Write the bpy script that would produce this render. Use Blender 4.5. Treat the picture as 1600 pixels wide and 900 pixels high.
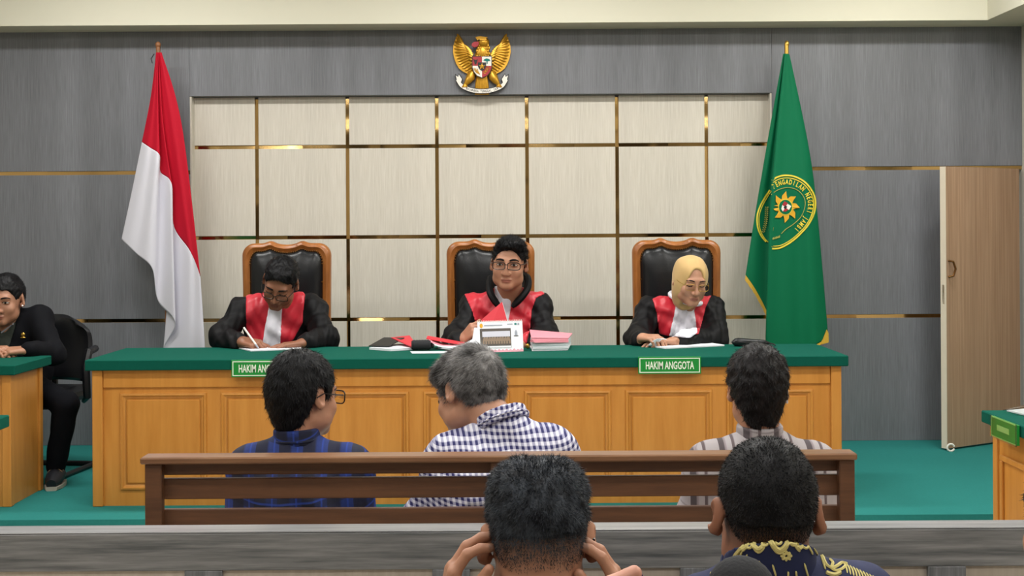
import bpy, bmesh, math, random
import numpy as np
from mathutils import Vector, Matrix
from mathutils.bvhtree import BVHTree

for o in list(bpy.data.objects): bpy.data.objects.remove(o)
SC = bpy.context.scene
COL = SC.collection
rng = np.random.default_rng(7)
random.seed(7)
PI = math.pi

# ---------------------------------------------------------------- camera
F_PX, CX, HY, CAMZ, ROLL = 2000.0, 800.0, 362.0, 1.53, math.radians(0.35)
cam = bpy.data.cameras.new('camera')
cam.sensor_width = 36.0
cam.lens = 36.0 * F_PX / 1600.0
cam.shift_y = (HY - 450.0) / 1600.0
cam.clip_start = 0.05
camo = bpy.data.objects.new('camera', cam)
COL.objects.link(camo)
camo.matrix_world = Matrix.Translation((0, 0, CAMZ)) @ Matrix.Rotation(PI/2, 4, 'X') @ Matrix.Rotation(-ROLL, 4, 'Z')
SC.camera = camo

# ---------------------------------------------------------------- world, exposure
w = bpy.data.worlds.new('world'); SC.world = w; w.use_nodes = True
w.node_tree.nodes['Background'].inputs[0].default_value = (0.9, 0.95, 1.0, 1)
w.node_tree.nodes['Background'].inputs[1].default_value = 0.3
SC.view_settings.view_transform = 'Standard'
SC.view_settings.look = 'None'
SC.view_settings.gamma = 1.0
SC.view_settings.use_curve_mapping = False
SC.view_settings.exposure = 0.0

LAMP_W = {6.75: 37.0, 4.4: 36.0, 2.0: 25.0, -0.4: 17.0}
CEIL_Z = 3.5
LAMPS = [(x, y) for y in (6.75, 4.4, 2.0, -0.4) for x in (-2.3, 0.05, 2.4)]
for x, y in LAMPS:
    l = bpy.data.lights.new('lamp_light', 'AREA')
    l.shape = 'RECTANGLE'; l.size = 1.15; l.size_y = 0.28
    l.energy = LAMP_W[y]; l.color = (1.0, 0.985, 0.965)
    lo = bpy.data.objects.new('lamp_light', l); COL.objects.link(lo)
    lo.location = (x, y, CEIL_Z - 0.075)

# ---------------------------------------------------------------- pixel <-> place helpers
CR, SR = math.cos(ROLL), math.sin(ROLL)
def unroll(px, py):
    x, y = px - CX, py - HY
    return x*CR - y*SR, x*SR + y*CR
def at(px, py, Y):
    x0, y0 = unroll(px, py)
    return np.array([x0*Y/F_PX, Y, CAMZ - y0*Y/F_PX])
def plane_at(px, py, z):
    x0, y0 = unroll(px, py)
    Y = F_PX*(CAMZ - z)/y0
    return np.array([x0*Y/F_PX, Y, z])
def proj(X, Y, Z):
    x0 = X*F_PX/Y; y0 = (CAMZ - Z)*F_PX/Y
    return CX + x0*CR + y0*SR, HY - x0*SR + y0*CR

# ---------------------------------------------------------------- materials
def new_mat(name):
    m = bpy.data.materials.new(name); m.use_nodes = True
    nt = m.node_tree
    return m, nt, nt.nodes['Principled BSDF']
def N(nt, t, **kw):
    n = nt.nodes.new(t)
    for k, v in kw.items():
        if k in n.inputs: n.inputs[k].default_value = v
        else: setattr(n, k, v)
    return n
def L(nt, a, b): nt.links.new(a, b)
def rgba(c): return (c[0], c[1], c[2], 1.0)
def hexc(h):
    v = [int(h[i:i+2], 16)/255 for i in (0, 2, 4)]
    return tuple((x/12.92 if x <= 0.04045 else ((x+0.055)/1.055)**2.4) for x in v)
def plain(name, col, rough=0.5, metal=0.0, noise=0.0, nscale=20.0, bump=0.0, bscale=60.0, coat=0.0, sheen=0.0, spec=None):
    m, nt, b = new_mat(name)
    if spec is not None: b.inputs['Specular IOR Level'].default_value = spec
    b.inputs['Roughness'].default_value = rough
    b.inputs['Metallic'].default_value = metal
    b.inputs['Base Color'].default_value = rgba(col)
    if coat: b.inputs['Coat Weight'].default_value = coat
    if sheen: b.inputs['Sheen Weight'].default_value = sheen
    tc = N(nt, 'ShaderNodeTexCoord')
    if noise:
        nz = N(nt, 'ShaderNodeTexNoise', Scale=nscale, Detail=4.0)
        L(nt, tc.outputs['Object'], nz.inputs['Vector'])
        mx = N(nt, 'ShaderNodeMix', data_type='RGBA')
        mx.inputs[6].default_value = rgba([c*(1-noise) for c in col])
        mx.inputs[7].default_value = rgba([min(1, c*(1+noise)) for c in col])
        L(nt, nz.outputs['Fac'], mx.inputs[0]); L(nt, mx.outputs[2], b.inputs['Base Color'])
    if bump:
        nb = N(nt, 'ShaderNodeTexNoise', Scale=bscale, Detail=3.0)
        L(nt, tc.outputs['Object'], nb.inputs['Vector'])
        bp = N(nt, 'ShaderNodeBump', Strength=bump, Distance=0.002)
        L(nt, nb.outputs['Fac'], bp.inputs['Height']); L(nt, bp.outputs['Normal'], b.inputs['Normal'])
    return m
def grain(name, c0, c1, scale=(1, 1, 1), nscale=6.0, rough=0.45, detail=5.0, band=None, bump=0.0, lo=0.35, hi=0.65):
    """wood grain / laminate: noise stretched along one axis, plus optional broad planks of tone"""
    m, nt, b = new_mat(name)
    b.inputs['Roughness'].default_value = rough
    tc = N(nt, 'ShaderNodeTexCoord')
    mp = N(nt, 'ShaderNodeMapping'); mp.inputs['Scale'].default_value = scale
    L(nt, tc.outputs['Object'], mp.inputs['Vector'])
    nz = N(nt, 'ShaderNodeTexNoise', Scale=nscale, Detail=detail, Roughness=0.62)
    L(nt, mp.outputs['Vector'], nz.inputs['Vector'])
    cr = N(nt, 'ShaderNodeValToRGB')
    cr.color_ramp.elements[0].position = lo; cr.color_ramp.elements[0].color = rgba(c0)
    cr.color_ramp.elements[1].position = hi; cr.color_ramp.elements[1].color = rgba(c1)
    L(nt, nz.outputs['Fac'], cr.inputs['Fac'])
    out = cr.outputs['Color']
    if band:
        mp2 = N(nt, 'ShaderNodeMapping'); mp2.inputs['Scale'].default_value = band[0]
        L(nt, tc.outputs['Object'], mp2.inputs['Vector'])
        wn = N(nt, 'ShaderNodeTexNoise', Scale=band[1], Detail=1.0)
        L(nt, mp2.outputs['Vector'], wn.inputs['Vector'])
        mr = N(nt, 'ShaderNodeMapRange'); mr.inputs[1].default_value = 0.3; mr.inputs[2].default_value = 0.7
        mr.inputs[3].default_value = 1-band[2]; mr.inputs[4].default_value = 1+band[2]
        L(nt, wn.outputs['Fac'], mr.inputs['Value'])
        mx = N(nt, 'ShaderNodeVectorMath', operation='SCALE')
        L(nt, out, mx.inputs[0]); L(nt, mr.outputs['Result'], mx.inputs['Scale'])
        out = mx.outputs['Vector']
    L(nt, out, b.inputs['Base Color'])
    if bump:
        bp = N(nt, 'ShaderNodeBump', Strength=bump, Distance=0.001)
        L(nt, nz.outputs['Fac'], bp.inputs['Height']); L(nt, bp.outputs['Normal'], b.inputs['Normal'])
    return m

M = {}
M['grey_lam'] = grain('grey_laminate', hexc('686a6f'), hexc('7b7d82'), (60, 60, 1.6), 3.0, 0.42, 6.0, ((3.2, 3.2, 0.02), 1.6, 0.16))
M['cream_lam'] = grain('cream_laminate', hexc('c9c2b4'), hexc('d9d3c7'), (60, 60, 1.6), 3.0, 0.45, 6.0, ((4.5, 4.5, 0.02), 1.5, 0.06))
M['rail_lam'] = grain('rail_laminate', hexc('545657'), hexc('8d8c8b'), (0.9, 18, 18), 3.2, 0.42, 6.0, ((0.3, 9, 9), 2.0, 0.16))
M['rail_lam_v'] = grain('rail_laminate_upright', hexc('55585a'), hexc('86878a'), (24, 18, 0.9), 3.2, 0.4, 6.0)
M['rail_top_glare'] = grain('rail_top_glare', hexc('717274'), hexc('949495'), (0.9, 18, 18), 3.2, 0.28, 6.0)  # paler than the rail face: lamp glare on the top put into the colour
M['rail_cream'] = grain('rail_cream_panel', hexc('cfc3b4'), hexc('dbd0c2'), (20, 20, 0.7), 3.0, 0.5)
M['door_lam'] = grain('door_laminate', hexc('9c7b60'), hexc('b39478'), (30, 30, 0.5), 3.0, 0.4, 6.0, ((6, 6, 0.02), 1.3, 0.06))
M['door_edge'] = plain('door_edge', hexc('d9cdb9'), 0.5, noise=0.03)
M['orange_wood'] = grain('orange_wood', hexc('bd7c30'), hexc('d29344'), (9, 9, 0.9), 2.2, 0.38, 5.0, lo=0.25, hi=0.75)
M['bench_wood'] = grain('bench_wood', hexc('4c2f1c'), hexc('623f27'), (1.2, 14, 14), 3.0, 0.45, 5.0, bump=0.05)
M['bench_top_lit'] = grain('bench_top_lit_wood', hexc('735038'), hexc('8a6548'), (1.2, 14, 14), 3.0, 0.33, 5.0, bump=0.05)  # bench wood made lighter, light on the top rail put into its colour
M['chair_wood'] = grain('carved_chair_wood', hexc('8a5224'), hexc('a8682f'), (8, 8, 2), 3.0, 0.33, 4.0)
M['green_cloth'] = plain('green_desk_cloth', hexc('0a5446'), 0.85, noise=0.12, nscale=60, bump=0.1, bscale=500, spec=0.1)
M['carpet'] = plain('green_carpet', hexc('2c7d78'), 0.9, spec=0.1, noise=0.10, nscale=90, bump=0.3, bscale=700)
M['floor'] = plain('floor_tile', hexc('b9b2a6'), 0.35, noise=0.05)
M['ceil'] = plain('ceiling_paint', hexc('e4e1d4'), 0.8)
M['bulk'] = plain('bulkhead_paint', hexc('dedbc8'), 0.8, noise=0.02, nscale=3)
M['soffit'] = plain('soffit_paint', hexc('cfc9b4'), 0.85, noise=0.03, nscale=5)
M['side_wall'] = plain('side_wall_paint', hexc('c6c1b5'), 0.8)
M['added_dark'] = plain('added_dark_panel', hexc('2a221c'), 0.6)  # colour of the added rear wall panels
M['leather'] = plain('black_leather', hexc('0f1114'), 0.3, bump=0.25, bscale=240, spec=0.4)
M['vinyl'] = plain('black_vinyl', hexc('121317'), 0.36, bump=0.1, bscale=200, spec=0.4)
M['blackmetal'] = plain('black_metal', hexc('141416'), 0.35, metal=0.2)
M['stud'] = plain('upholstery_stud', hexc('6d4a24'), 0.3, metal=0.8)
M['gold'] = plain('gold_paint', hexc('c9952a'), 0.32, metal=0.55, noise=0.15, nscale=40)
M['gold_edge'] = plain('dark_brown_edge', hexc('3a2c16'), 0.6)  # dark brown rim around the emblem's shield fields
M['white'] = plain('white_paint', hexc('eeeae0'), 0.55)
M['paper'] = plain('white_paper', hexc('e9ecf2'), 0.7)
M['pinkpaper'] = plain('pink_paper', hexc('e58f9d'), 0.7, noise=0.05)
M['redpaper'] = plain('red_folder', hexc('cf2f3c'), 0.55, noise=0.05)
M['crimson'] = plain('emblem_red', hexc('a81f28'), 0.5)
M['black'] = plain('black_plain', hexc('101012'), 0.5)
M['foam'] = plain('dark_foam', hexc('222326'), 0.9, noise=0.25, nscale=160, bump=0.6, bscale=260)
M['sign_green'] = plain('sign_green', hexc('0f8a35'), 0.4)
M['sign_white'] = plain('sign_white', hexc('e9f4e4'), 0.4)
M['sign_pale'] = plain('sign_pale_green', hexc('9fd27e'), 0.4)
M['robe'] = plain('black_robe', hexc('0b0b0e'), 0.6, noise=0.2, nscale=30, bump=0.5, bscale=14, spec=0.22)
M['robe_red'] = plain('red_satin', hexc('cc2638'), 0.42, noise=0.06, nscale=20, sheen=0.1)
M['jabot'] = plain('white_pleated_cotton', hexc('e2e2ec'), 0.75, noise=0.03)
M['hijab'] = plain('beige_scarf', hexc('c7a56b'), 0.7, noise=0.06, nscale=14, sheen=0.2)
M['suit'] = plain('black_suit', hexc('0d0e13'), 0.8, noise=0.25, nscale=200, spec=0.15)
M['trouser'] = plain('dark_trousers', hexc('0e0f14'), 0.85, noise=0.2, nscale=150, spec=0.12)
M['purple'] = plain('purple_sleeve', hexc('4a2a58'), 0.8)
M['shoe'] = plain('dark_shoe', hexc('15171f'), 0.55)
M['sole'] = plain('pale_sole', hexc('b9b3a6'), 0.6)
M['lace'] = plain('tan_lace', hexc('a98b66'), 0.7)
M['flag_red'] = plain('flag_red', hexc('b8102a'), 0.7, spec=0.2, bump=0.06, bscale=900)
M['flag_white'] = plain('flag_white', hexc('d6d5de'), 0.7, spec=0.2, bump=0.06, bscale=900)
M['flag_green'] = plain('flag_green', hexc('056844'), 0.6, bump=0.06, bscale=900, spec=0.15)
M['yellow'] = plain('embroidery_yellow', hexc('e3cf3c'), 0.6)
M['yellow_dim'] = plain('embroidery_dull_yellow', hexc('9fa04a'), 0.6)
M['sun_gold'] = plain('embroidery_gold', hexc('dca41c'), 0.6)
M['fringe'] = plain('gold_fringe', hexc('c99f2e'), 0.6, noise=0.2, nscale=120)
M['pole'] = plain('pole_wood', hexc('8a5a36'), 0.4)
M['brass'] = plain('brass', hexc('c9a24c'), 0.28, metal=0.9)
M['batik'] = plain('batik_navy', hexc('141f4a'), 0.75, noise=0.2, nscale=30)
M['batik_cream'] = plain('batik_cream', hexc('d9cc84'), 0.75)
M['frame_dark'] = plain('spectacle_frame', hexc('1b1413'), 0.3)
M['earpiece'] = plain('white_earpiece', hexc('f0f0f0'), 0.4)
M['eye_white'] = plain('eye_white', hexc('c9c0b8'), 0.3)
M['iris'] = plain('dark_iris', hexc('120c0a'), 0.2)
M['photo_sky'] = plain('photo_pale', hexc('c9c9d6'), 0.5)
M['photo_dark'] = plain('photo_dark', hexc('4e4640'), 0.5)
M['photo_tan'] = plain('photo_tan', hexc('8a7460'), 0.5, noise=0.15, nscale=300)
M['print_grey'] = plain('print_grey', hexc('9aa0ac'), 0.6)
M['print_pink'] = plain('print_pink', hexc('e0a0ae'), 0.6)

def gold_mirror():
    m, nt, b = new_mat('gold_mirror_strip')
    b.inputs['Base Color'].default_value = rgba(hexc('c3a169'))
    b.inputs['Metallic'].default_value = 1.0
    b.inputs['Roughness'].default_value = 0.10
    tc = N(nt, 'ShaderNodeTexCoord')
    nz = N(nt, 'ShaderNodeTexNoise', Scale=3.5, Detail=1.0)
    L(nt, tc.outputs['Object'], nz.inputs['Vector'])
    bp = N(nt, 'ShaderNodeBump', Strength=1.0, Distance=0.012)
    L(nt, nz.outputs['Fac'], bp.inputs['Height']); L(nt, bp.outputs['Normal'], b.inputs['Normal'])
    return m
M['gold_strip'] = gold_mirror()
def glass_mat():
    m, nt, b = new_mat('clear_glass')
    b.inputs['Base Color'].default_value = (0.9, 0.92, 0.9, 1)
    b.inputs['Roughness'].default_value = 0.03
    b.inputs['Transmission Weight'].default_value = 1.0
    b.inputs['IOR'].default_value = 1.08
    return m
M['glass'] = glass_mat()
def lamp_mat():
    m, nt, b = new_mat('lamp_diffuser')
    b.inputs['Base Color'].default_value = (0.9, 0.9, 0.88, 1)
    b.inputs['Emission Color'].default_value = (1, 0.97, 0.92, 1)
    b.inputs['Emission Strength'].default_value = 5.0
    return m
M['lamp'] = lamp_mat()
def skin_mat(name, col, lip=None):
    m, nt, b = new_mat(name)
    b.inputs['Roughness'].default_value = 0.48
    b.inputs['Subsurface Weight'].default_value = 0.12
    b.inputs['Subsurface Radius'].default_value = (0.012, 0.005, 0.003)
    b.inputs['Subsurface Scale'].default_value = 0.5
    tc = N(nt, 'ShaderNodeTexCoord')
    nz = N(nt, 'ShaderNodeTexNoise', Scale=28.0, Detail=4.0)
    L(nt, tc.outputs['Object'], nz.inputs['Vector'])
    mx = N(nt, 'ShaderNodeMix', data_type='RGBA')
    mx.inputs[6].default_value = rgba([col[0]*0.88, col[1]*0.84, col[2]*0.82])
    mx.inputs[7].default_value = rgba([min(1, col[0]*1.1), col[1]*1.08, col[2]*1.06])
    L(nt, nz.outputs['Fac'], mx.inputs[0])
    # second layer: close-shaved stubble / hair roots, from a mesh attribute
    at_ = N(nt, 'ShaderNodeAttribute', attribute_name='stubble')
    mx2 = N(nt, 'ShaderNodeMix', data_type='RGBA')
    L(nt, at_.outputs['Fac'], mx2.inputs[0]); L(nt, mx.outputs[2], mx2.inputs[6])
    mx2.inputs[7].default_value = (0.02, 0.018, 0.018, 1)
    at2 = N(nt, 'ShaderNodeAttribute', attribute_name='lip')
    mx3 = N(nt, 'ShaderNodeMix', data_type='RGBA')
    L(nt, at2.outputs['Fac'], mx3.inputs[0]); L(nt, mx2.outputs[2], mx3.inputs[6])
    lc = lip or (col[0]*0.62, col[1]*0.42, col[2]*0.45)
    mx3.inputs[7].default_value = rgba(lc)
    L(nt, mx3.outputs[2], b.inputs['Base Color'])
    return m
M['skin_mid'] = skin_mat('skin_mid', hexc('b08066'))
M['skin_dark'] = skin_mat('skin_dark', hexc('8f6048'))
M['skin_light'] = skin_mat('skin_light', hexc('b98a70'))
M['skin_pink'] = skin_mat('skin_pink', hexc('c8917c'))
def hair_mat(name, c0, c1, scale=30.0, lo=0.4, hi=0.6):
    m, nt, b = new_mat(name)
    b.inputs['Roughness'].default_value = 0.5
    b.inputs['Specular IOR Level'].default_value = 0.18
    tc = N(nt, 'ShaderNodeTexCoord')
    nz = N(nt, 'ShaderNodeTexNoise', Scale=scale, Detail=5.0, Roughness=0.7)
    L(nt, tc.outputs['Object'], nz.inputs['Vector'])
    cr = N(nt, 'ShaderNodeValToRGB')
    cr.color_ramp.elements[0].position = lo; cr.color_ramp.elements[0].color = rgba(c0)
    cr.color_ramp.elements[1].position = hi; cr.color_ramp.elements[1].color = rgba(c1)
    L(nt, nz.outputs['Fac'], cr.inputs['Fac']); L(nt, cr.outputs['Color'], b.inputs['Base Color'])
    return m
M['hair_black'] = hair_mat('hair_black', hexc('070709'), hexc('131316'))
M['hair_soft'] = hair_mat('hair_soft_black', hexc('16181d'), hexc('3c4148'), 40)
M['hair_brownblack'] = hair_mat('hair_brown_black', hexc('090809'), hexc('1b1718'), 40)
M['hair_grey'] = hair_mat('hair_grey', hexc('2b2827'), hexc('8f8d8c'), 16, 0.38, 0.68)

def uvnode(nt):
    return N(nt, 'ShaderNodeUVMap', uv_map='UVMap')
def stripe(nt, coord, freq, duty, soft=0.04, phase=0.0):
    """0/1 stripes of a coordinate socket"""
    a = N(nt, 'ShaderNodeMath', operation='MULTIPLY_ADD'); L(nt, coord, a.inputs[0]); a.inputs[1].default_value = freq; a.inputs[2].default_value = phase
    f = N(nt, 'ShaderNodeMath', operation='FRACT'); L(nt, a.outputs[0], f.inputs[0])
    r = N(nt, 'ShaderNodeMapRange'); L(nt, f.outputs[0], r.inputs['Value'])
    r.inputs[1].default_value = duty - soft; r.inputs[2].default_value = duty + soft
    r.inputs[3].default_value = 1; r.inputs[4].default_value = 0
    return r.outputs['Result']
def mixc(nt, fac, a, b):
    mx = N(nt, 'ShaderNodeMix', data_type='RGBA')
    if hasattr(fac, 'is_linked') or not isinstance(fac, float): L(nt, fac, mx.inputs[0])
    else: mx.inputs[0].default_value = fac
    for i, c in ((6, a), (7, b)):
        if isinstance(c, tuple): mx.inputs[i].default_value = rgba(c)
        else: L(nt, c, mx.inputs[i])
    return mx.outputs[2]
def mul(nt, a, k=None, b=None):
    m_ = N(nt, 'ShaderNodeMath', operation='MULTIPLY'); L(nt, a, m_.inputs[0])
    if b is not None: L(nt, b, m_.inputs[1])
    else: m_.inputs[1].default_value = k
    return m_.outputs[0]
def cloth_base(name):
    m, nt, b = new_mat(name)
    b.inputs['Roughness'].default_value = 0.8
    uv = uvnode(nt); sp = N(nt, 'ShaderNodeSeparateXYZ'); L(nt, uv.outputs['UV'], sp.inputs[0])
    return m, nt, b, sp.outputs[0], sp.outputs[1]
def gingham():
    m, nt, b, u, v = cloth_base('gingham_shirt')
    su = stripe(nt, u, 1/0.0165, 0.5, 0.08); sv = stripe(nt, v, 1/0.0165, 0.5, 0.08)
    c = mixc(nt, mul(nt, su, 0.55), hexc('e4e4ee'), hexc('3a3a86'))
    c = mixc(nt, mul(nt, sv, 0.55), c, hexc('3a3a86'))
    both = mul(nt, su, b=sv)
    c = mixc(nt, both, c, hexc('23235c'))
    L(nt, c, b.inputs['Base Color']); return m
def blue_plaid():
    m, nt, b, u, v = cloth_base('blue_plaid_shirt')
    c = mixc(nt, stripe(nt, u, 1/0.072, 0.52, 0.05), hexc('152c6e'), hexc('0d1230'))
    c = mixc(nt, mul(nt, stripe(nt, v, 1/0.072, 0.5, 0.05, 0.3), 0.62), c, hexc('0a0e22'))
    c = mixc(nt, mul(nt, stripe(nt, u, 1/0.072, 0.07, 0.02, 0.25), 0.5), c, hexc('2445a8'))
    c = mixc(nt, mul(nt, stripe(nt, v, 1/0.072, 0.07, 0.02, 0.05), 0.5), c, hexc('2445a8'))
    L(nt, c, b.inputs['Base Color']); return m
def grey_check():
    m, nt, b, u, v = cloth_base('grey_check_shirt')
    c = mixc(nt, stripe(nt, u, 1/0.088, 0.2, 0.02), hexc('a8a1a3'), hexc('51484b'))
    c = mixc(nt, stripe(nt, u, 1/0.088, 0.1, 0.02, 0.55), c, hexc('5d5052'))
    c = mixc(nt, mul(nt, stripe(nt, u, 1/0.088, 0.06, 0.02, 0.8), 0.6), c, hexc('7a6a70'))
    c = mixc(nt, mul(nt, stripe(nt, v, 1/0.075, 0.06, 0.02), 0.5), c, hexc('6a6064'))
    c = mixc(nt, mul(nt, stripe(nt, v, 1/0.075, 0.25, 0.04, 0.4), 0.22), c, hexc('7d7478'))
    L(nt, c, b.inputs['Base Color']); return m
M['gingham'] = gingham(); M['blue_plaid'] = blue_plaid(); M['grey_check'] = grey_check()
def batik_shirt_tie():
    return plain('dark_patterned_shirt', hexc('2c332c'), 0.7, noise=0.5, nscale=60)
M['tie'] = batik_shirt_tie()

# ---------------------------------------------------------------- mesh helpers
def link(o, parent=None):
    COL.objects.link(o)
    if parent is not None:
        o.parent = parent
    return o
def mesh_obj(name, V, Fc, mat, parent=None, smooth=False, loc=None):
    """V list/array of points in world space; the object's origin goes to loc (its thing's base)"""
    V = np.asarray(V, dtype=np.float32).reshape(-1, 3)
    org = np.array(loc if loc is not None else (parent_org(parent) if parent is not None else V.mean(0)), dtype=np.float32)
    me = bpy.data.meshes.new(name)
    if isinstance(Fc, np.ndarray):
        k = Fc.shape[1]; n = len(Fc)
        me.vertices.add(len(V)); me.vertices.foreach_set('co', (V - org).ravel())
        me.loops.add(n*k); me.loops.foreach_set('vertex_index', Fc.astype(np.int32).ravel())
        me.polygons.add(n); me.polygons.foreach_set('loop_start', np.arange(0, n*k, k, dtype=np.int32))
        me.update(calc_edges=True); me.validate()
    else:
        me.from_pydata([tuple(map(float, v)) for v in (V - org)], [], [tuple(int(i) for i in f) for f in Fc])
        me.update()
    if smooth:
        me.polygons.foreach_set('use_smooth', np.ones(len(me.polygons), dtype=bool))
    if mat is not None: me.materials.append(M[mat] if isinstance(mat, str) else mat)
    o = bpy.data.objects.new(name, me)
    link(o, parent)
    if parent is None:
        o.location = org
    else:
        po = parent_org(parent)
        o.location = org - po
    ORG[o.name] = org.astype(float)
    return o
ORG = {}
def parent_org(p): return ORG[p.name]
def thing(name, loc, label, cat, group=None):
    o = bpy.data.objects.new(name, None); COL.objects.link(o)
    o.empty_display_size = 0.1
    o.location = tuple(float(v) for v in loc); ORG[o.name] = np.array(loc, dtype=float)
    o['label'] = label; o['category'] = cat
    if group: o['group'] = group
    return o
def tag(o, label, cat, group=None):
    o['label'] = label; o['category'] = cat
    if group: o['group'] = group
    return o
def struct(o): o['kind'] = 'structure'; return o

class G:
    """collects geometry of ONE part"""
    def __init__(s): s.v = []; s.f = []
    def add(s, V, Fc):
        n = len(s.v); s.v.extend([tuple(map(float, v)) for v in V]); s.f.extend([tuple(int(i)+n for i in f) for f in Fc]); return s
    def box(s, lo, hi, bev=0.0, R=None, c=None):
        lo = np.array(lo, float); hi = np.array(hi, float)
        if bev <= 0:
            V = [(x, y, z) for x in (lo[0], hi[0]) for y in (lo[1], hi[1]) for z in (lo[2], hi[2])]
            Fc = [(0,1,3,2),(4,6,7,5),(0,4,5,1),(2,3,7,6),(0,2,6,4),(1,5,7,3)]
        else:
            bm = bmesh.new()
            bmesh.ops.create_cube(bm, size=1.0)
            for v in bm.verts:
                for i in range(3): v.co[i] = lo[i] + (v.co[i]+0.5)*(hi[i]-lo[i])
            bmesh.ops.bevel(bm, geom=list(bm.edges), offset=bev, segments=1, affect='EDGES')
            bm.verts.index_update()
            V = [tuple(v.co) for v in bm.verts]; Fc = [[v.index for v in f.verts] for f in bm.faces]
            bm.free()
        if R is not None:
            V = [R @ (np.array(v)-c) + c for v in V]
        return s.add(V, Fc)
    def tube(s, pts, r, n=8, closed=False, cap=True):
        pts = [np.array(p, float) for p in pts]
        m = len(pts)
        rs = r if hasattr(r, '__len__') else [r]*m
        V = []; Fc = []; up = None
        for i in range(m):
            if closed: t = pts[(i+1) % m]-pts[i-1]
            else: t = pts[min(i+1, m-1)]-pts[max(i-1, 0)]
            t = t/(np.linalg.norm(t)+1e-9)
            if up is None:
                a = np.array([0, 0, 1.0]) if abs(t[2]) < 0.9 else np.array([1.0, 0, 0])
            else: a = up
            b = a - t*np.dot(a, t); b /= np.linalg.norm(b)+1e-9
            up = b; c = np.cross(t, b)
            for k in range(n):
                an = 2*PI*k/n
                V.append(pts[i] + rs[i]*(math.cos(an)*b + math.sin(an)*c))
        rng_ = range(m) if closed else range(m-1)
        for i in rng_:
            j = (i+1) % m
            for k in range(n):
                k2 = (k+1) % n
                Fc.append((i*n+k, i*n+k2, j*n+k2, j*n+k))
        if cap and not closed:
            Fc.append(tuple(range(n-1, -1, -1))); Fc.append(tuple((m-1)*n+k for k in range(n)))
        return s.add(V, Fc)
    def ball(s, c, r, R=None, nu=14, nv=8):
        c = np.array(c, float); r = np.array(r if hasattr(r, '__len__') else [r]*3, float)
        V = []; Fc = []
        for j in range(1, nv):
            th = PI*j/nv
            for i in range(nu):
                ph = 2*PI*i/nu
                p = np.array([math.sin(th)*math.cos(ph), math.sin(th)*math.sin(ph), math.cos(th)])*r
                if R is not None: p = R @ p
                V.append(c+p)
        for sgn in (1, -1):
            p = np.array([0, 0, sgn*r[2]])
            if R is not None: p = R @ p
            V.append(c+p)
        top = len(V)-2; bot = len(V)-1
        for j in range(nv-2):
            for i in range(nu):
                i2 = (i+1) % nu
                Fc.append((j*nu+i, (j+1)*nu+i, (j+1)*nu+i2, j*nu+i2))
        for i in range(nu):
            i2 = (i+1) % nu
            Fc.append((top, i, i2)); Fc.append((bot, (nv-2)*nu+i2, (nv-2)*nu+i))
        return s.add(V, Fc)
    def prism(s, poly, off):
        """poly: list of 3D points, extruded by vector off"""
        P = [np.array(p, float) for p in poly]; n = len(P); off = np.array(off, float)
        V = P + [p+off for p in P]
        Fc = [tuple(range(n)), tuple(range(2*n-1, n-1, -1))]
        for i in range(n):
            j = (i+1) % n
            Fc.append((i, i+n, j+n, j))
        return s.add(V, Fc)
    def build(s, name, mat, parent=None, smooth=False, loc=None):
        bm = bmesh.new()
        vs = [bm.verts.new(v) for v in s.v]
        for f in s.f:
            try: bm.faces.new([vs[i] for i in f])
            except ValueError: pass
        bmesh.ops.recalc_face_normals(bm, faces=list(bm.faces))
        bm.verts.index_update()
        V = np.array([v.co[:] for v in bm.verts]); Fc = [[v.index for v in f.verts] for f in bm.faces]
        bm.free()
        o = mesh_obj(name, V, Fc, mat, parent, False, loc)
        if smooth:
            me = o.data
            me.polygons.foreach_set('use_smooth', np.ones(len(me.polygons), dtype=bool))
            me.set_sharp_from_angle(angle=math.radians(40))
        return o
def catmull(P, n):
    P = np.array(P, float); m = len(P)
    ts = np.linspace(0, m-1, n); out = []
    for t in ts:
        i = min(int(t), m-2); u = t-i
        p0, p1, p2, p3 = P[max(i-1, 0)], P[i], P[i+1], P[min(i+2, m-1)]
        out.append(0.5*((2*p1)+(-p0+p2)*u+(2*p0-5*p1+4*p2-p3)*u*u+(-p0+3*p1-3*p2+p3)*u**3))
    return np.array(out)
def text_geo(s, bold=0.0):
    """flat glyph mesh of a string: verts (x,y) with cap height about 0.7, centred on x"""
    cu = bpy.data.curves.new('t', 'FONT'); cu.body = s; cu.align_x = 'CENTER'; cu.offset = bold; cu.resolution_u = 3
    ob = bpy.data.objects.new('t', cu); COL.objects.link(ob)
    dg = bpy.context.evaluated_depsgraph_get()
    me = bpy.data.meshes.new_from_object(ob.evaluated_get(dg))
    V = np.array([v.co[:2] for v in me.vertices]).reshape(-1, 2); Fc = [tuple(p.vertices) for p in me.polygons]
    bpy.data.objects.remove(ob); bpy.data.curves.remove(cu); bpy.data.meshes.remove(me)
    return V, Fc

# ================================================================ THE ROOM
WALL_Y = 8.37
PLAT_Z = 0.15
XL, XR, YB = -4.3, 3.34, -3.0
BULK_Z = at(800, 46, WALL_Y)[2]

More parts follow.
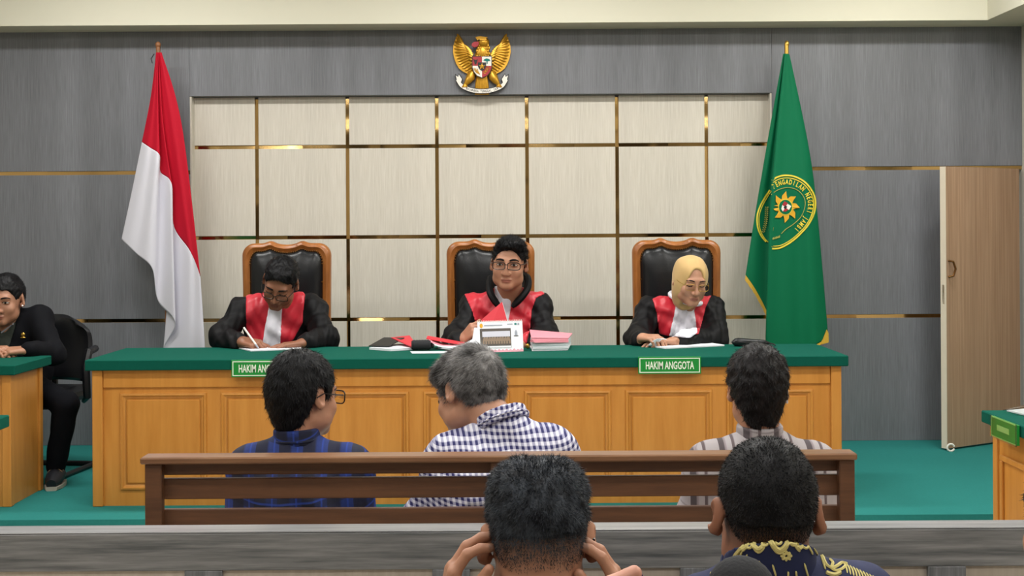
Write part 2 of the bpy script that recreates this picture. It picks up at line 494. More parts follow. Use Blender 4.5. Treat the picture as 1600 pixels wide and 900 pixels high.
def sbox(name, lo, hi, mat, bev=0.0):
    return struct(G().box(lo, hi, bev).build(name, mat, None, loc=((lo[0]+hi[0])/2, (lo[1]+hi[1])/2, lo[2])))
sbox('floor', (XL, YB, -0.1), (XR, WALL_Y+0.1, 0.0), 'floor')
plat = sbox('floor_platform', (XL, 6.19, 0.0), (XR, WALL_Y+0.05, PLAT_Z), 'carpet')
sbox('ceiling', (XL, YB, CEIL_Z), (XR, WALL_Y+0.1, CEIL_Z+0.1), 'ceil')
sbox('wall_left', (XL-0.1, YB, 0), (XL, WALL_Y+0.1, CEIL_Z), 'side_wall')
sbox('wall_right', (XR, YB, 0), (XR+0.1, WALL_Y+0.1, CEIL_Z), 'side_wall')
wr = sbox('wall_rear', (XL, YB-0.1, 0), (XR, YB, CEIL_Z), 'side_wall')
for i, (a, b) in enumerate(((-4.2, -3.0), (-2.7, -2.0), (-1.6, -0.5), (-0.1, 0.65), (1.0, 2.6))):  # dark panels added behind the camera, only for the gold strips to reflect
    d = G().box((a, YB+0.001, 0), (b, YB+0.05, 2.1 if i % 2 == 0 else 3.2), 0.005).build('door_%d' % (i+2), 'added_dark', None, loc=((a+b)/2, YB, 0)); struct(d)

# bulkhead: dropped ceiling edge along the back and right walls
def bulk(name, lo, hi):
    bm_ = G().box(lo, hi)
    o = bm_.build(name, 'bulk', None, loc=((lo[0]+hi[0])/2, (lo[1]+hi[1])/2, lo[2])); struct(o)
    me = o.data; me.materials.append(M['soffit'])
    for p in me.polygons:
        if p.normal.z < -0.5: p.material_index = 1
BY = 8.11
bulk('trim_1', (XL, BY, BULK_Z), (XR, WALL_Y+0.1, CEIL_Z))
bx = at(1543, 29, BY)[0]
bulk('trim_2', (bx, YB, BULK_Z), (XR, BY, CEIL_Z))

# back wall: substrate with laminate boards, cream tiles and gold strips on it
DX0 = 2.88                                            # doorway behind the open leaf
DOOR_TOP = at(1478, 260, 7.97)[2] - 0.01
sub = G()
sub.box((XL, WALL_Y+0.1, 0), (DX0, WALL_Y+0.16, CEIL_Z)); sub.box((DX0, WALL_Y+0.1, DOOR_TOP+0.04), (XR, WALL_Y+0.16, CEIL_Z))
wb = struct(sub.build('wall_back', 'grey_lam', None, loc=(0, WALL_Y+0.1, 0)))
sbox('wall_corridor', (DX0-0.6, WALL_Y+1.0, 0), (XR+0.3, WALL_Y+1.05, 2.6), 'side_wall')
cx0, cx1, cz1 = at(297, 300, WALL_Y)[0], at(1207, 300, WALL_Y)[0], at(700, 148, WALL_Y)[2]
zs_g = [PLAT_Z, 0.963, 1.930, BULK_Z+0.02]
gap = 0.012
def board(lo, hi, mat, name='panel'):
    return G().box(lo, hi, 0.0015).build(name, mat, wb, loc=((lo[0]+hi[0])/2, lo[1], (lo[2]+hi[2])/2))
for i in range(3):
    z0 = zs_g[i] + (gap if i else 0); z1 = zs_g[i+1] - (gap if i < 2 else 0)
    board((XL, WALL_Y, z0), (cx0, WALL_Y+0.098, z1), 'grey_lam')
    board((cx1, WALL_Y, z0), (XR if i == 2 else DX0, WALL_Y+0.098, z1), 'grey_lam')
board((cx0+0.0005, WALL_Y, cz1), (cx1-0.0005, WALL_Y+0.098, BULK_Z+0.02), 'grey_lam')
board((cx0, WALL_Y+0.004, PLAT_Z), (cx0+0.012, WALL_Y+0.0985, cz1-0.001), 'cream_lam', 'edge_trim')
board((cx1-0.012, WALL_Y+0.004, PLAT_Z), (cx1, WALL_Y+0.0985, cz1-0.001), 'cream_lam', 'edge_trim')
vx = [cx0+0.0065] + [at(p, 300, WALL_Y)[0] for p in (398, 541, 682, 824, 966, 1107)] + [cx1-0.0065]
hz = [PLAT_Z, 0.957, 1.500, 2.098, cz1-0.002]
TY = WALL_Y+0.075
for i in range(7):
    for j in range(4):
        board((vx[i]+(gap if i else 0), TY, hz[j]+(gap if j else 0)), (vx[i+1]-(gap if i < 6 else 0), TY+0.018, hz[j+1]-(gap if j < 3 else 0)), 'cream_lam')
def strip(lo, hi, rx=0.0, rz=0.0):
    c = (np.array(lo)+np.array(hi))/2
    o = G().box(lo, hi).build('gold_strip', 'gold_strip', wb, loc=c)
    o.rotation_euler = (rx, 0, rz)
    return o
SY = TY+0.008
for i in range(1, 7):
    for j in range(4):
        strip((vx[i]-gap, SY+0.004, hz[j]-(gap if j else 0)), (vx[i]+gap, SY+0.008, hz[j+1]-gap), 0, random.choice((-0.16, -0.08, 0.0, 0.1, 0.17)))
for j in range(1, 4):
    for i in range(7):
        xa, xb = vx[i]+(gap if i else 0), vx[i+1]-(gap if i < 6 else 0); xm = xa+(xb-xa)*random.uniform(0.3, 0.7)
        strip((xa, SY+0.004, hz[j]-gap), (xm, SY+0.008, hz[j]+gap), random.choice((-0.14, -0.05, 0.0, 0.06, 0.12)))
        strip((xm, SY+0.004, hz[j]-gap), (xb, SY+0.008, hz[j]+gap), random.choice((-0.14, -0.05, 0.0, 0.06, 0.12)))
for j in (1, 2):
    for xa, xb in ((XL, cx0), (cx1, DX0 if j == 1 else XR)):
        cuts_ = [xa]
        while cuts_[-1] < xb-0.4: cuts_.append(cuts_[-1]+random.uniform(0.2, 0.5))
        cuts_.append(xb)
        for a, b in zip(cuts_[:-1], cuts_[1:]):
            strip((a, WALL_Y+0.010, zs_g[j]-gap), (b, WALL_Y+0.014, zs_g[j]+gap), random.choice((-0.12, -0.04, 0.0, 0.08, 0.14)))

# open door leaf at the right
pA = np.array([at(1478, 480, 7.97)[0], 7.97]); pB = np.array([XR-0.03, WALL_Y-0.02])
u2 = (pB-pA)/np.linalg.norm(pB-pA); n2 = np.array([u2[1], -u2[0]])      # n2 faces the room
dz0, dz1 = PLAT_Z+0.012, DOOR_TOP+0.01
door = struct(thing('door_1', (pB[0], pB[1], PLAT_Z), 'open brown wood laminate door leaf with pale edge beside right desk', 'door'))
def dpt(a, d, z): p = pA+u2*a+n2*d; return (p[0], p[1], z)
wd = np.linalg.norm(pB-pA)
def dbox(a0, a1, d0, d1, z0, z1):
    V = [dpt(a, d, z) for a in (a0, a1) for d in (d0, d1) for z in (z0, z1)]
    return V, [(0,1,3,2),(4,6,7,5),(0,4,5,1),(2,3,7,6),(0,2,6,4),(1,5,7,3)]
G().add(*dbox(0.006, wd, -0.04, 0.0, dz0, dz1)).build('leaf', 'door_lam', door)
G().add(*dbox(0, 0.006, -0.0405, 0.0005, dz0, dz1)).build('edge_banding', 'door_edge', door)
G().add(*dbox(0.0, 0.004, -0.028, -0.012, dz0+0.9, dz0+1.02)).build('lock_plate', 'brass', door)
zc = at(1493, 420, 7.97)[2]
G().tube([dpt(0.025, 0.002, zc+0.05), dpt(0.035, 0.03, zc+0.045), dpt(0.05, 0.035, zc), dpt(0.035, 0.03, zc-0.045), dpt(0.025, 0.002, zc-0.05)], 0.007).build('handle', 'stud', door, True)
hk = plane_at(1472, 699, PLAT_Z)
ring = [(hk[0]+0.022*math.cos(a), 7.93, PLAT_Z+0.026+0.022*math.sin(a)) for a in np.linspace(0.3, 2*PI-0.3, 18)]
tag(G().tube(ring, 0.006, 8).build('door_stop', 'white', None, True, loc=(hk[0], 7.93, PLAT_Z)), 'small white ring shaped door stop at foot of brown door', 'door stop')

# ceiling lamps
for i, (x, y) in enumerate(LAMPS):
    lt = thing('ceiling_light', (x, y, CEIL_Z), 'white recessed ceiling light above the courtroom, out of the photo', 'ceiling light', 'ceiling lights')
    fr = G()
    for (a, b, c, d) in ((-0.62, -0.17, 0.62, -0.15), (-0.62, 0.15, 0.62, 0.17), (-0.62, -0.15, -0.6, 0.15), (0.6, -0.15, 0.62, 0.15)):
        fr.box((x+a, y+b, CEIL_Z-0.06), (x+c, y+d, CEIL_Z))
    fr.build('frame', 'white', lt)
    G().box((x-0.6, y-0.15, CEIL_Z-0.05), (x+0.6, y+0.15, CEIL_Z-0.04)).build('diffuser', 'lamp', lt)

# ================================================================ JUDGES' DESK
DESK_F, DESK_B = 6.45, 7.14
dx0, dx1 = at(132, 560, DESK_F)[0], at(1326, 556, DESK_F)[0]
DTOP = at(800, 559, DESK_F)[2]
LIP = 16.5/310
bx0, bx1 = at(144, 650, DESK_F+0.03)[0], at(1315, 650, DESK_F+0.03)[0]
desk = thing('judges_desk', ((dx0+dx1)/2, (DESK_F+DESK_B)/2, PLAT_Z), 'long orange wood judges bench desk with green cloth covered top', 'desk')
G().box((dx0, DESK_F, DTOP-LIP), (dx1, DESK_B, DTOP), 0.004).build('desktop', 'green_cloth', desk)
fy = DESK_F+0.05
G().box((bx0+0.05, fy, PLAT_Z), (bx1-0.05, fy+0.02, DTOP-LIP)).build('front_board', 'orange_wood', desk)
for a, b in ((bx0, bx0+0.052), (bx1-0.052, bx1)):
    G().box((a, DESK_F+0.028, PLAT_Z), (b, fy+0.03, DTOP-LIP), 0.003).build('post', 'orange_wood', desk)
for a in (bx0, bx1-0.02):
    G().box((a, fy+0.03, PLAT_Z), (a+0.02, DESK_B-0.06, DTOP-LIP)).build('side_board', 'orange_wood', desk)
G().box((bx0+0.053, fy-0.012, at(800, 602, fy)[2]), (bx1-0.053, fy-0.0005, DTOP-LIP), 0.003).build('apron', 'orange_wood', desk)
pz0, pz1 = at(800, 762, fy)[2], at(800, 610, fy)[2]
for k in range(7):
    a = at(188+157.8*k, 680, fy)[0]; b = at(188+157.8*k+136, 680, fy)[0]
    mo = G(); t = 0.028
    def mitre(o_, i_):
        return o_, i_
    # moulding frame: bevelled profile around the panel
    rows = [(0.0, 0.0), (0.004, -0.011), (0.013, -0.013), (0.020, -0.005), (0.028, -0.002)]
    V = []
    for ins, dy in rows:
        V += [(a+ins, fy+dy, pz0+ins), (b-ins, fy+dy, pz0+ins), (b-ins, fy+dy, pz1-ins), (a+ins, fy+dy, pz1-ins)]
    Fc = []
    for r in range(len(rows)-1):
        for c in range(4):
            d = (c+1) % 4
            Fc.append((r*4+c, r*4+d, (r+1)*4+d, (r+1)*4+c))
    mo.add(V, Fc).build('moulding', 'orange_wood', desk)
    G().box((a+0.034, fy-0.010, pz0+0.034), (b-0.034, fy-0.0005, pz1-0.034), 0.006).build('panel', 'orange_wood', desk)

# name plates
def plate(name, c, w_, h_, label, text=None):
    y = DESK_F-0.001
    o = thing(name, (c[0], y, c[2]-h_/2), label, 'sign')
    G().box((c[0]-w_/2, y-0.008, c[2]-h_/2), (c[0]+w_/2, y, c[2]+h_/2), 0.001).build('board', 'sign_green', o)
    fr = G(); e = 0.006; t = 0.0045
    x0, x1, z0, z1 = c[0]-w_/2+e, c[0]+w_/2-e, c[2]-h_/2+e, c[2]+h_/2-e
    for lo, hi in (((x0, z0), (x1, z0+t)), ((x0, z1-t), (x1, z1)), ((x0, z0+t), (x0+t, z1-t)), ((x1-t, z0+t), (x1, z1-t))):
        fr.box((lo[0], y-0.0095, lo[1]), (hi[0], y-0.0082, hi[1]))
    fr.build('border', 'sign_white', o)
    if text:
        V, Fc = text_geo(text, 0.022)
        wt = V[:, 0].max()-V[:, 0].min(); sc = (w_*0.77)/wt; hs_ = 0.038/0.7
        mid = (V[:, 1].max()+V[:, 1].min())/2
        P = [(c[0]+v[0]*sc, y-0.0092, c[2]+(v[1]-mid)*hs_) for v in V]
        G().add(P, Fc).build('lettering', 'sign_white', o)
    return o
plate('name_plate', at(411, 575.5, DESK_F), 0.316, 0.086, 'green name plate reading HAKIM ANGGOTA on desk front under the writing judge', 'HAKIM ANGGOTA')
plate('name_plate', at(732, 572.5, DESK_F), 0.316, 0.086, 'green name plate on desk front mostly hidden behind the grey haired man')
plate('name_plate', at(1046, 570.5, DESK_F), 0.316, 0.086, 'green name plate reading HAKIM ANGGOTA on desk front below the judge in headscarf', 'HAKIM ANGGOTA')

# ================================================================ SIDE DESKS
def side_desk(name, x0, x1, y0, y1, z0, ztop, label, faces):
    o = thing(name, ((x0+x1)/2, (y0+y1)/2, z0), label, 'desk')
    e = 0.035
    G().box((x0, y0, ztop-0.05), (x1, y1, ztop), 0.004).build('desktop', 'green_cloth', o)
    for (ax, ay) in ((x0+e, y0+e), (x1-e-0.045, y0+e), (x0+e, y1-e-0.045), (x1-e-0.045, y1-e-0.045)):
        G().box((ax, ay, z0), (ax+0.045, ay+0.045, ztop-0.05), 0.003).build('post', 'orange_wood', o)
    xa, xb, ya, yb = x0+e+0.012, x1-e-0.012, y0+e+0.012, y1-e-0.012
    G().box((xa+0.034, ya, z0), (xb-0.034, ya+0.015, ztop-0.05)).build('front_board', 'orange_wood', o)
    G().box((xa, ya+0.034, z0), (xa+0.015, yb-0.034, ztop-0.05)).build('side_board', 'orange_wood', o)
    G().box((xb-0.015, ya+0.034, z0), (xb, yb-0.034, ztop-0.05)).build('side_board', 'orange_wood', o)
    # panels with moulding on the face that looks into the room
    if faces:
        sgn = -1 if faces == 'left' else 1
        xf = xa if faces == 'left' else xb
        n = max(1, int(round((yb-ya)/0.45))); st = (yb-ya)/n
        for k in range(n):
            a, b = ya+st*k+0.06, ya+st*(k+1)-0.06
            za, zb = z0+0.1, ztop-0.17
            fr = G()
            for (p, q, r, s) in ((a, za, b, za+0.025), (a, zb-0.025, b, zb), (a, za+0.025, a+0.025, zb-0.025), (b-0.025, za+0.025, b, zb-0.025)):
                fr.box((xf+min(0, sgn*0.012), p, q), (xf+max(0, sgn*0.012), r, s), 0.003)
            fr.build('moulding', 'orange_wood', o)
    return o
ld = side_desk('clerk_desk', -4.0, at(25, 575, 6.47)[0], 6.45, 6.97, PLAT_Z, at(25, 571, 6.45)[2], 'orange wood clerk desk with green top before the man in black suit', None)
rx, rY = at(1533, 641, 5.5)[0], 5.5
side_desk('counsel_desk', rx, rx+0.65, 3.5, rY, 0.0, at(1533, 641, rY)[2], 'orange wood desk with green top and small green sign, cut by right edge', 'left')
lx = at(15, 650, 5.35)[0]
side_desk('counsel_desk', lx-0.65, lx, 3.4, 5.35, 0.0, at(15, 648, 5.35)[2], 'orange wood desk with green top, only its corner shows at left edge', 'right')
RT = at(1533, 641, rY)[2]
# little acrylic sign standing on the right desk's face
def xface(px, py, x):                                  # ray onto the plane X = x
    x0, y0 = unroll(px, py); Y = x*F_PX/x0
    return np.array([x, Y, CAMZ-y0*Y/F_PX])
q = [xface(*p, rx-0.02) for p in ((1548, 650), (1587, 664), (1587, 696), (1548, 681))]
ys = [p[1] for p in q]; zsq = [p[2] for p in q]
ya, yb = min(ys), max(ys); za, zb = (zsq[2]+zsq[3])/2, (zsq[0]+zsq[1])/2
sg = thing('desk_sign', (rx-0.02, (ya+yb)/2, za), 'small green acrylic sign with pale lettering on right desk edge', 'sign')
G().box((rx-0.016, ya, za), (rx-0.004, yb, zb), 0.001).build('board', 'sign_green', sg)
G().box((rx-0.022, ya-0.004, za-0.004), (rx-0.018, yb+0.004, zb+0.004), 0.001).build('cover', 'glass', sg)
fr = G()
for (p, q_, r, s) in ((ya, za, yb, za+0.004), (ya, zb-0.004, yb, zb), (ya, za, ya+0.004, zb), (yb-0.004, za, yb, zb)):
    fr.box((rx-0.0175, p, q_), (rx-0.0163, r, s))
fr.build('border', 'sign_pale', sg)
G().box((rx-0.0172, ya+(yb-ya)*0.28, za+(zb-za)*0.38), (rx-0.0163, ya+(yb-ya)*0.76, za+(zb-za)*0.66)).build('lettering_block', 'sign_pale', sg)
# papers in a plastic sleeve on the right desk
P = [plane_at(1573, 643, RT), plane_at(1606, 651, RT), plane_at(1640, 644, RT), plane_at(1606, 637, RT)]
tag(G().prism([p+np.array([0, 0, 0.001]) for p in P], (0, 0, 0.006)).build('paper_stack', 'paper', None, loc=P[0]), 'white papers lying on the green right desk at frame edge', 'paper')
P = [plane_at(1567, 645, RT), plane_at(1606, 653, RT), plane_at(1640, 646, RT), plane_at(1600, 637, RT)]
tag(G().prism([p+np.array([0, 0, 0.010 + (0.03 if i in (1, 2) else 0)]) for i, p in enumerate(P)], (0, 0, 0.002)).build('plastic_sleeve', 'glass', None, loc=P[0]), 'clear plastic sleeve over papers on right desk', 'sleeve')

# ================================================================ WOODEN BENCH (seen from behind)
BYF = 3.55
bl, br = at(218, 706, BYF)[0], at(1340, 701, BYF)[0]
btz = at(800, 712, BYF)[2]
bench = thing('slatted_bench', ((bl+br)/2, 3.6, 0), 'brown slatted wooden bench seen from behind, three men seated on it', 'bench')
G().box((bl, BYF, btz-0.019), (br, BYF+0.075, btz), 0.004).build('top_rail', 'bench_top_lit', bench)
def zpx(py, Y): return at(800, py, Y)[2]
sy = BYF+0.045
for (a, b, yy) in ((719, 739, sy+0.004), (745, 777, sy), (793, 823, sy), (845, 880, sy)):
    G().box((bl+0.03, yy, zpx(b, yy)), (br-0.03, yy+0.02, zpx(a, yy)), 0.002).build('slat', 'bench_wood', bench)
for (a, b, z0) in ((226, 252, 0), (767, 790, 0.38), (1312, 1336, 0)):
    xa, xb = at(a, 760, BYF+0.01)[0], at(b, 760, BYF+0.01)[0]
    G().box((xa, BYF+0.01, z0), (xb, BYF+0.045, btz-0.019), 0.003).build('post', 'bench_wood', bench)
for k in range(4):
    y0 = BYF+0.10+0.11*k
    G().box((bl+0.02, y0, 0.41), (br-0.02, y0+0.1, 0.435), 0.003).build('seat_slat', 'bench_wood', bench)
for a in (bl+0.02, br-0.065):
    G().box((a, BYF+0.48, 0), (a+0.045, BYF+0.525, 0.409), 0.003).build('leg', 'bench_wood', bench)
    G().box((a, BYF+0.047, 0.35), (a+0.045, BYF+0.48, 0.409), 0.003).build('seat_bearer', 'bench_wood', bench)
    G().box((a, BYF+0.0, 0.62), (a+0.045, BYF+0.5, 0.65), 0.004).build('armrest', 'bench_wood', bench) if False else None

# ================================================================ GREY COURT RAILING in the foreground
RY = 2.86
rz1, rz0 = at(800, 831, RY)[2], at(800, 889, RY)[2]
rail = thing('court_railing', (0, RY+0.035, 0), 'grey wood laminate court railing with cream panels running across the foreground', 'railing')
rxa, rxb = -3.0, 2.6
G().box((rxa, RY, rz0), (rxb, RY+0.07, rz1-0.0005), 0.001).build('top_rail', 'rail_lam', rail)
G().box((rxa, RY+0.0005, rz1), (rxb, RY+0.0705, rz1+0.004), 0.001).build('top_cap', 'rail_top_glare', rail)
G().box((rxa, RY, 0), (rxb, RY+0.07, 0.09), 0.001).build('bottom_rail', 'rail_lam', rail)
st0 = [at(p, 892, RY)[0] for p in (288, 347)]
pitch = at(1063, 892, RY)[0]-at(675.5, 892, RY)[0]
k0 = -4
for k in range(-4, 6):
    a, b = st0[0]+pitch*k, st0[1]+pitch*k
    if a < rxa or b > rxb: continue
    G().box((a, RY, 0.09), (b, RY+0.07, rz0-0.0005), 0.001).build('stile', 'rail_lam_v', rail)
    if b+pitch-(b-a) < rxb:
        G().box((b, RY+0.012, 0.09), (a+pitch, RY+0.05, rz0-0.0005)).build('panel', 'rail_cream', rail)

# ================================================================ JUDGES' CHAIRS
def judge_chair(pxc, pytop, label):
    Y = 7.74
    c = at(pxc, pytop, Y); X = c[0]; zt = c[2]
    W = 0.266; z0 = PLAT_Z+0.42
    o = thing('judge_chair', (X, Y-0.25, PLAT_Z), label, 'chair', 'carved high backed judges chairs')
    def contour(ins):
        w_ = W-ins; top = zt-0.008-ins
        pts = []
        for t in np.linspace(0, 1, 8): pts.append((-w_*(1-0.035*(1-t)), z0+t*(top-0.075-z0)))
        r = 0.075-ins*0.6
        for a in np.linspace(PI, PI/2, 8)[1:]: pts.append((-w_+r+r*math.cos(a), top-0.075+0.075*math.sin(a)))
        xs_ = np.linspace(-w_+r, w_-r, 31)[1:-1]
        for x in xs_:
            bump = 0.014*math.exp(-((abs(x)-0.095)/0.028)**2) - 0.009*math.exp(-(x/0.055)**2)
            pts.append((x, top+bump))
        return pts + [(-x, z) for x, z in pts[:15][::-1]]
    rows = [(0.0, 0.03), (0.0, -0.012), (0.008, -0.026), (0.024, -0.032), (0.038, -0.022), (0.046, -0.02), (0.048, 0.03)]
    n = len(contour(0)); V = []; Fc = []
    for ins, dy in rows:
        V += [(X+x, Y+dy, z) for x, z in contour(ins)]
    for r in range(len(rows)-1):
        for k in range(n-1):
            Fc.append((r*n+k, r*n+k+1, (r+1)*n+k+1, (r+1)*n+k))
    G().add(V, Fc).build('back_frame', 'chair_wood', o, True)
    # padded leather back
    ci = contour(0.047); V = []; Fc = []
    cxm, czm = 0.0, (z0+zt)/2
    rings = [1.0, 0.97, 0.93, 0.87, 0.78, 0.6, 0.35, 0.0]
    for rr in rings:
        dy = -0.012-0.055*(1-rr**5)**0.5
        for x, z in ci: V.append((X+x*rr, Y+dy, czm+(z-czm)*rr))
    for r in range(len(rings)-1):
        for k in range(n):
            k2 = (k+1) % n
            Fc.append((r*n+k, r*n+k2, (r+1)*n+k2, (r+1)*n+k))
    pad = mesh_obj('back_cushion', V, Fc, 'leather', o, True)
    G().add([(X+x, Y+0.02, z) for x, z in ci], [tuple(range(n))]).build('back_panel', 'leather', o)
    sd = G()
    outl = contour(0.049)
    for k in range(0, n, 1):
        x, z = outl[k]
        sd.ball((X+x, Y-0.024, z), 0.0055, None, 6, 4)
    stud = sd.build('stud_trim', 'stud', o, True); stud['kind'] = 'stuff'
    # seat, arms, legs
    G().box((X-0.25, Y-0.5, PLAT_Z+0.40), (X+0.25, Y-0.03, PLAT_Z+0.5), 0.03).build('seat_cushion', 'leather', o, True)
    G().box((X-0.265, Y-0.51, PLAT_Z+0.34), (X+0.265, Y+0.0, PLAT_Z+0.41), 0.01).build('seat_frame', 'chair_wood', o)
    for s in (-1, 1):
        xa = X+s*0.245
        G().tube([(xa, Y-0.02, PLAT_Z+0.70), (xa, Y-0.2, PLAT_Z+0.71), (xa, Y-0.36, PLAT_Z+0.69), (xa, Y-0.40, PLAT_Z+0.6), (xa, Y-0.38, PLAT_Z+0.42)], [0.02, 0.022, 0.024, 0.02, 0.02]).build('armrest', 'chair_wood', o, True)
        for yy in (Y-0.47, Y-0.01):
            G().tube([(xa, yy, PLAT_Z+0.36), (xa+s*0.01, yy, PLAT_Z+0.2), (xa, yy, PLAT_Z)], [0.03, 0.026, 0.018]).build('leg', 'chair_wood', o, True)
    return o
judge_chair(448, 378, 'carved wooden high backed chair with black leather behind the writing judge')
judge_chair(766.5, 375, 'carved wooden high backed chair with black leather behind the middle judge')
judge_chair(1056.5, 373, 'carved wooden high backed chair with black leather behind the judge in headscarf')

# ================================================================ OFFICE CHAIR of the clerk
oc = at(84, 560, 7.62); OX, OY = oc[0], 7.60
ch = thing('office_chair', (OX, OY-0.2, PLAT_Z), 'black vinyl office chair with sled base behind man in black suit', 'chair')
zt = at(95, 491, 7.62)[2]; zb = PLAT_Z+0.52
V = []; Fc = []; nu, nv = 25, 22
ra = -0.12                                            # turned a little towards the middle of the room
def ocr(x, y): return (OX+x*math.cos(ra)-y*math.sin(ra), OY+x*math.sin(ra)+y*math.cos(ra))
for side in (0, 1):
    for j in range(nv):
        for i in range(nu):
            u = -1+2*i/(nu-1); v = j/(nv-1)
            r4 = (abs(u)**4 + max(0, (v-0.5)*2)**4)
            half = 0.275*(0.92+0.08*math.sin(PI*v))
            topz = zb+(zt-zb)*v
            k = 1-0.35*max(0, v-0.72)/0.28*abs(u)**2
            x = u*half*(1-0.30*max(0, (v-0.75)/0.25)**3)
            y = -0.11*abs(u)**2.2 + 0.05*v + 0.03*math.sin(v*PI)
            edge = max(0.0, 1-max(abs(u), abs(2*v-1))**6)**0.5
            y += (-0.045*edge if side == 0 else 0.03*edge)
            z = topz - 0.06*abs(u)**3*max(0, (v-0.6)/0.4)
            p = ocr(x, y); V.append((p[0], p[1], z))
    b = side*nu*nv
    for j in range(nv-1):
        for i in range(nu-1):
            Fc.append((b+j*nu+i, b+j*nu+i+1, b+(j+1)*nu+i+1, b+(j+1)*nu+i))
G().add(V, Fc).build('backrest', 'vinyl', ch, True)
Rz = np.array([[math.cos(ra), -math.sin(ra), 0], [math.sin(ra), math.cos(ra), 0], [0, 0, 1]])
G().box((OX-0.24, OY-0.52, PLAT_Z+0.41), (OX+0.24, OY-0.02, PLAT_Z+0.5), 0.03, Rz, np.array([OX, OY, 0])).build('seat', 'vinyl', ch, True)
def o3(x, y, z): p = ocr(x, y); return (p[0], p[1], PLAT_Z+z)
for s in (-1, 1):
    G().tube([o3(s*0.29, -0.05, 0.71), o3(s*0.30, -0.16, 0.70), o3(s*0.30, -0.20, 0.62), o3(s*0.295, -0.17, 0.44), o3(s*0.25, -0.12, 0.41)], [0.022, 0.024, 0.026, 0.022, 0.014], 8).build('armrest', 'vinyl', ch, True)
    G().tube([o3(s*0.22, -0.42, 0.42), o3(s*0.235, -0.47, 0.3), o3(s*0.235, -0.48, 0.03), o3(s*0.235, -0.44, 0.016), o3(s*0.235, 0.05, 0.016)], 0.015, 8).build('leg', 'blackmetal', ch, True)
G().tube([o3(-0.235, 0.05, 0.016), o3(0.235, 0.05, 0.016)], 0.015, 8).build('cross_bar', 'blackmetal', ch, True)
G().tube([o3(0, 0.02, 0.6), o3(0, 0.03, 0.42), o3(0, -0.1, 0.40)], 0.02, 8).build('back_bracket', 'blackmetal', ch, True)

# ================================================================ FLAGS
def cloth_grid(cols, nu, nv, Y, fold, name_mats, root, boundary_row=None, ncol_fold=None):
    """cols: list of (key points (px,py) from top to hem, depth offset); a draped cloth through these fold lines"""
    K = len(cols)
    lines = np.array([catmull(c[0], nv) for c in cols])            # K,nv,2
    dep = np.array([c[1] for c in cols])
    g = np.zeros((nu, nv, 3)); pxg = np.zeros((nu, nv, 2)); 
    # smooth interpolation across columns
    for j in range(nv):
        p = catmull(np.c_[lines[:, j, :], dep], nu)
        pxg[:, j] = p[:, :2]
        t = j/(nv-1)
        amp = min(1.0, 0.12+1.3*t)
        for i in range(nu):
            g[i, j] = at(p[i, 0], p[i, 1], Y+p[i, 2]*amp)
    return g, pxg
def cloth_part(g, j0, j1, name, mat, parent, th=0.004, i0=0, i1=None):
    sub_ = g[i0:i1, j0:j1+1]; nu, nv = sub_.shape[:2]
    V = sub_.reshape(-1, 3)
    idx = np.arange(nu*nv).reshape(nu, nv)
    Fq = np.stack([idx[:-1, :-1], idx[1:, :-1], idx[1:, 1:], idx[:-1, 1:]], -1).reshape(-1, 4)
    o = mesh_obj(name, V, Fq, mat, parent, True)
    md = o.modifiers.new('thick', 'SOLIDIFY'); md.thickness = th; md.offset = 0
    return o

# --- red and white flag
FY = 8.08
fl = thing('national_flag', (at(247, 300, FY+0.03)[0], FY+0.03, PLAT_Z), 'red and white national flag drooping on a pole beside the writing judge', 'flag')
ptop = at(247, 76, FY+0.03)
G().tube([(ptop[0]+0.07, FY+0.03, PLAT_Z+0.03), (ptop[0], FY+0.03, ptop[2]+0.01)], 0.014, 10).build('pole', 'pole', fl, True)
G().ball(at(247, 70, FY+0.03), (0.018, 0.018, 0.02)).build('finial', 'pole', fl, True)
G().tube([(ptop[0], FY+0.03, PLAT_Z), (ptop[0], FY+0.03, PLAT_Z+0.03), (ptop[0], FY+0.03, PLAT_Z+0.05)], [0.14, 0.13, 0.03], 20).build('base', 'pole', fl, True)
# fold lines: top, boundary, hem
C1 = [((244, 82), (236, 150), (222, 222)), ((245, 82), (241, 160), (235, 231)), ((246, 82), (247, 170), (249, 242)),
      ((246.5, 82), (247.5, 180), (250.5, 268)), ((247.5, 82), (254, 190), (268, 287)), ((248.5, 82), (258, 210), (271.5, 352)),
      ((250, 82), (272, 215), (297, 392)), ((252.5, 82), (284, 195), (313, 432))]
H1 = [((222, 222), (206, 300), (190, 374)), ((235, 231), (224, 320), (214, 397)), ((249, 242), (243, 330), (238, 420)),
      ((250.5, 268), (250, 350), (247, 470)), ((268, 287), (270, 380), (274, 505)), ((271.5, 352), (266, 440), (256, 548)),
      ((297, 392), (298, 470), (298, 552)), ((313, 432), (317, 490), (321, 552))]
DP = [0.02, -0.03, -0.055, 0.0, -0.045, 0.02, -0.03, 0.02]
g1, _ = cloth_grid(list(zip(C1, DP)), 72, 40, FY, 0, None, fl)
g2, _ = cloth_grid(list(zip(H1, DP)), 72, 40, FY, 0, None, fl)
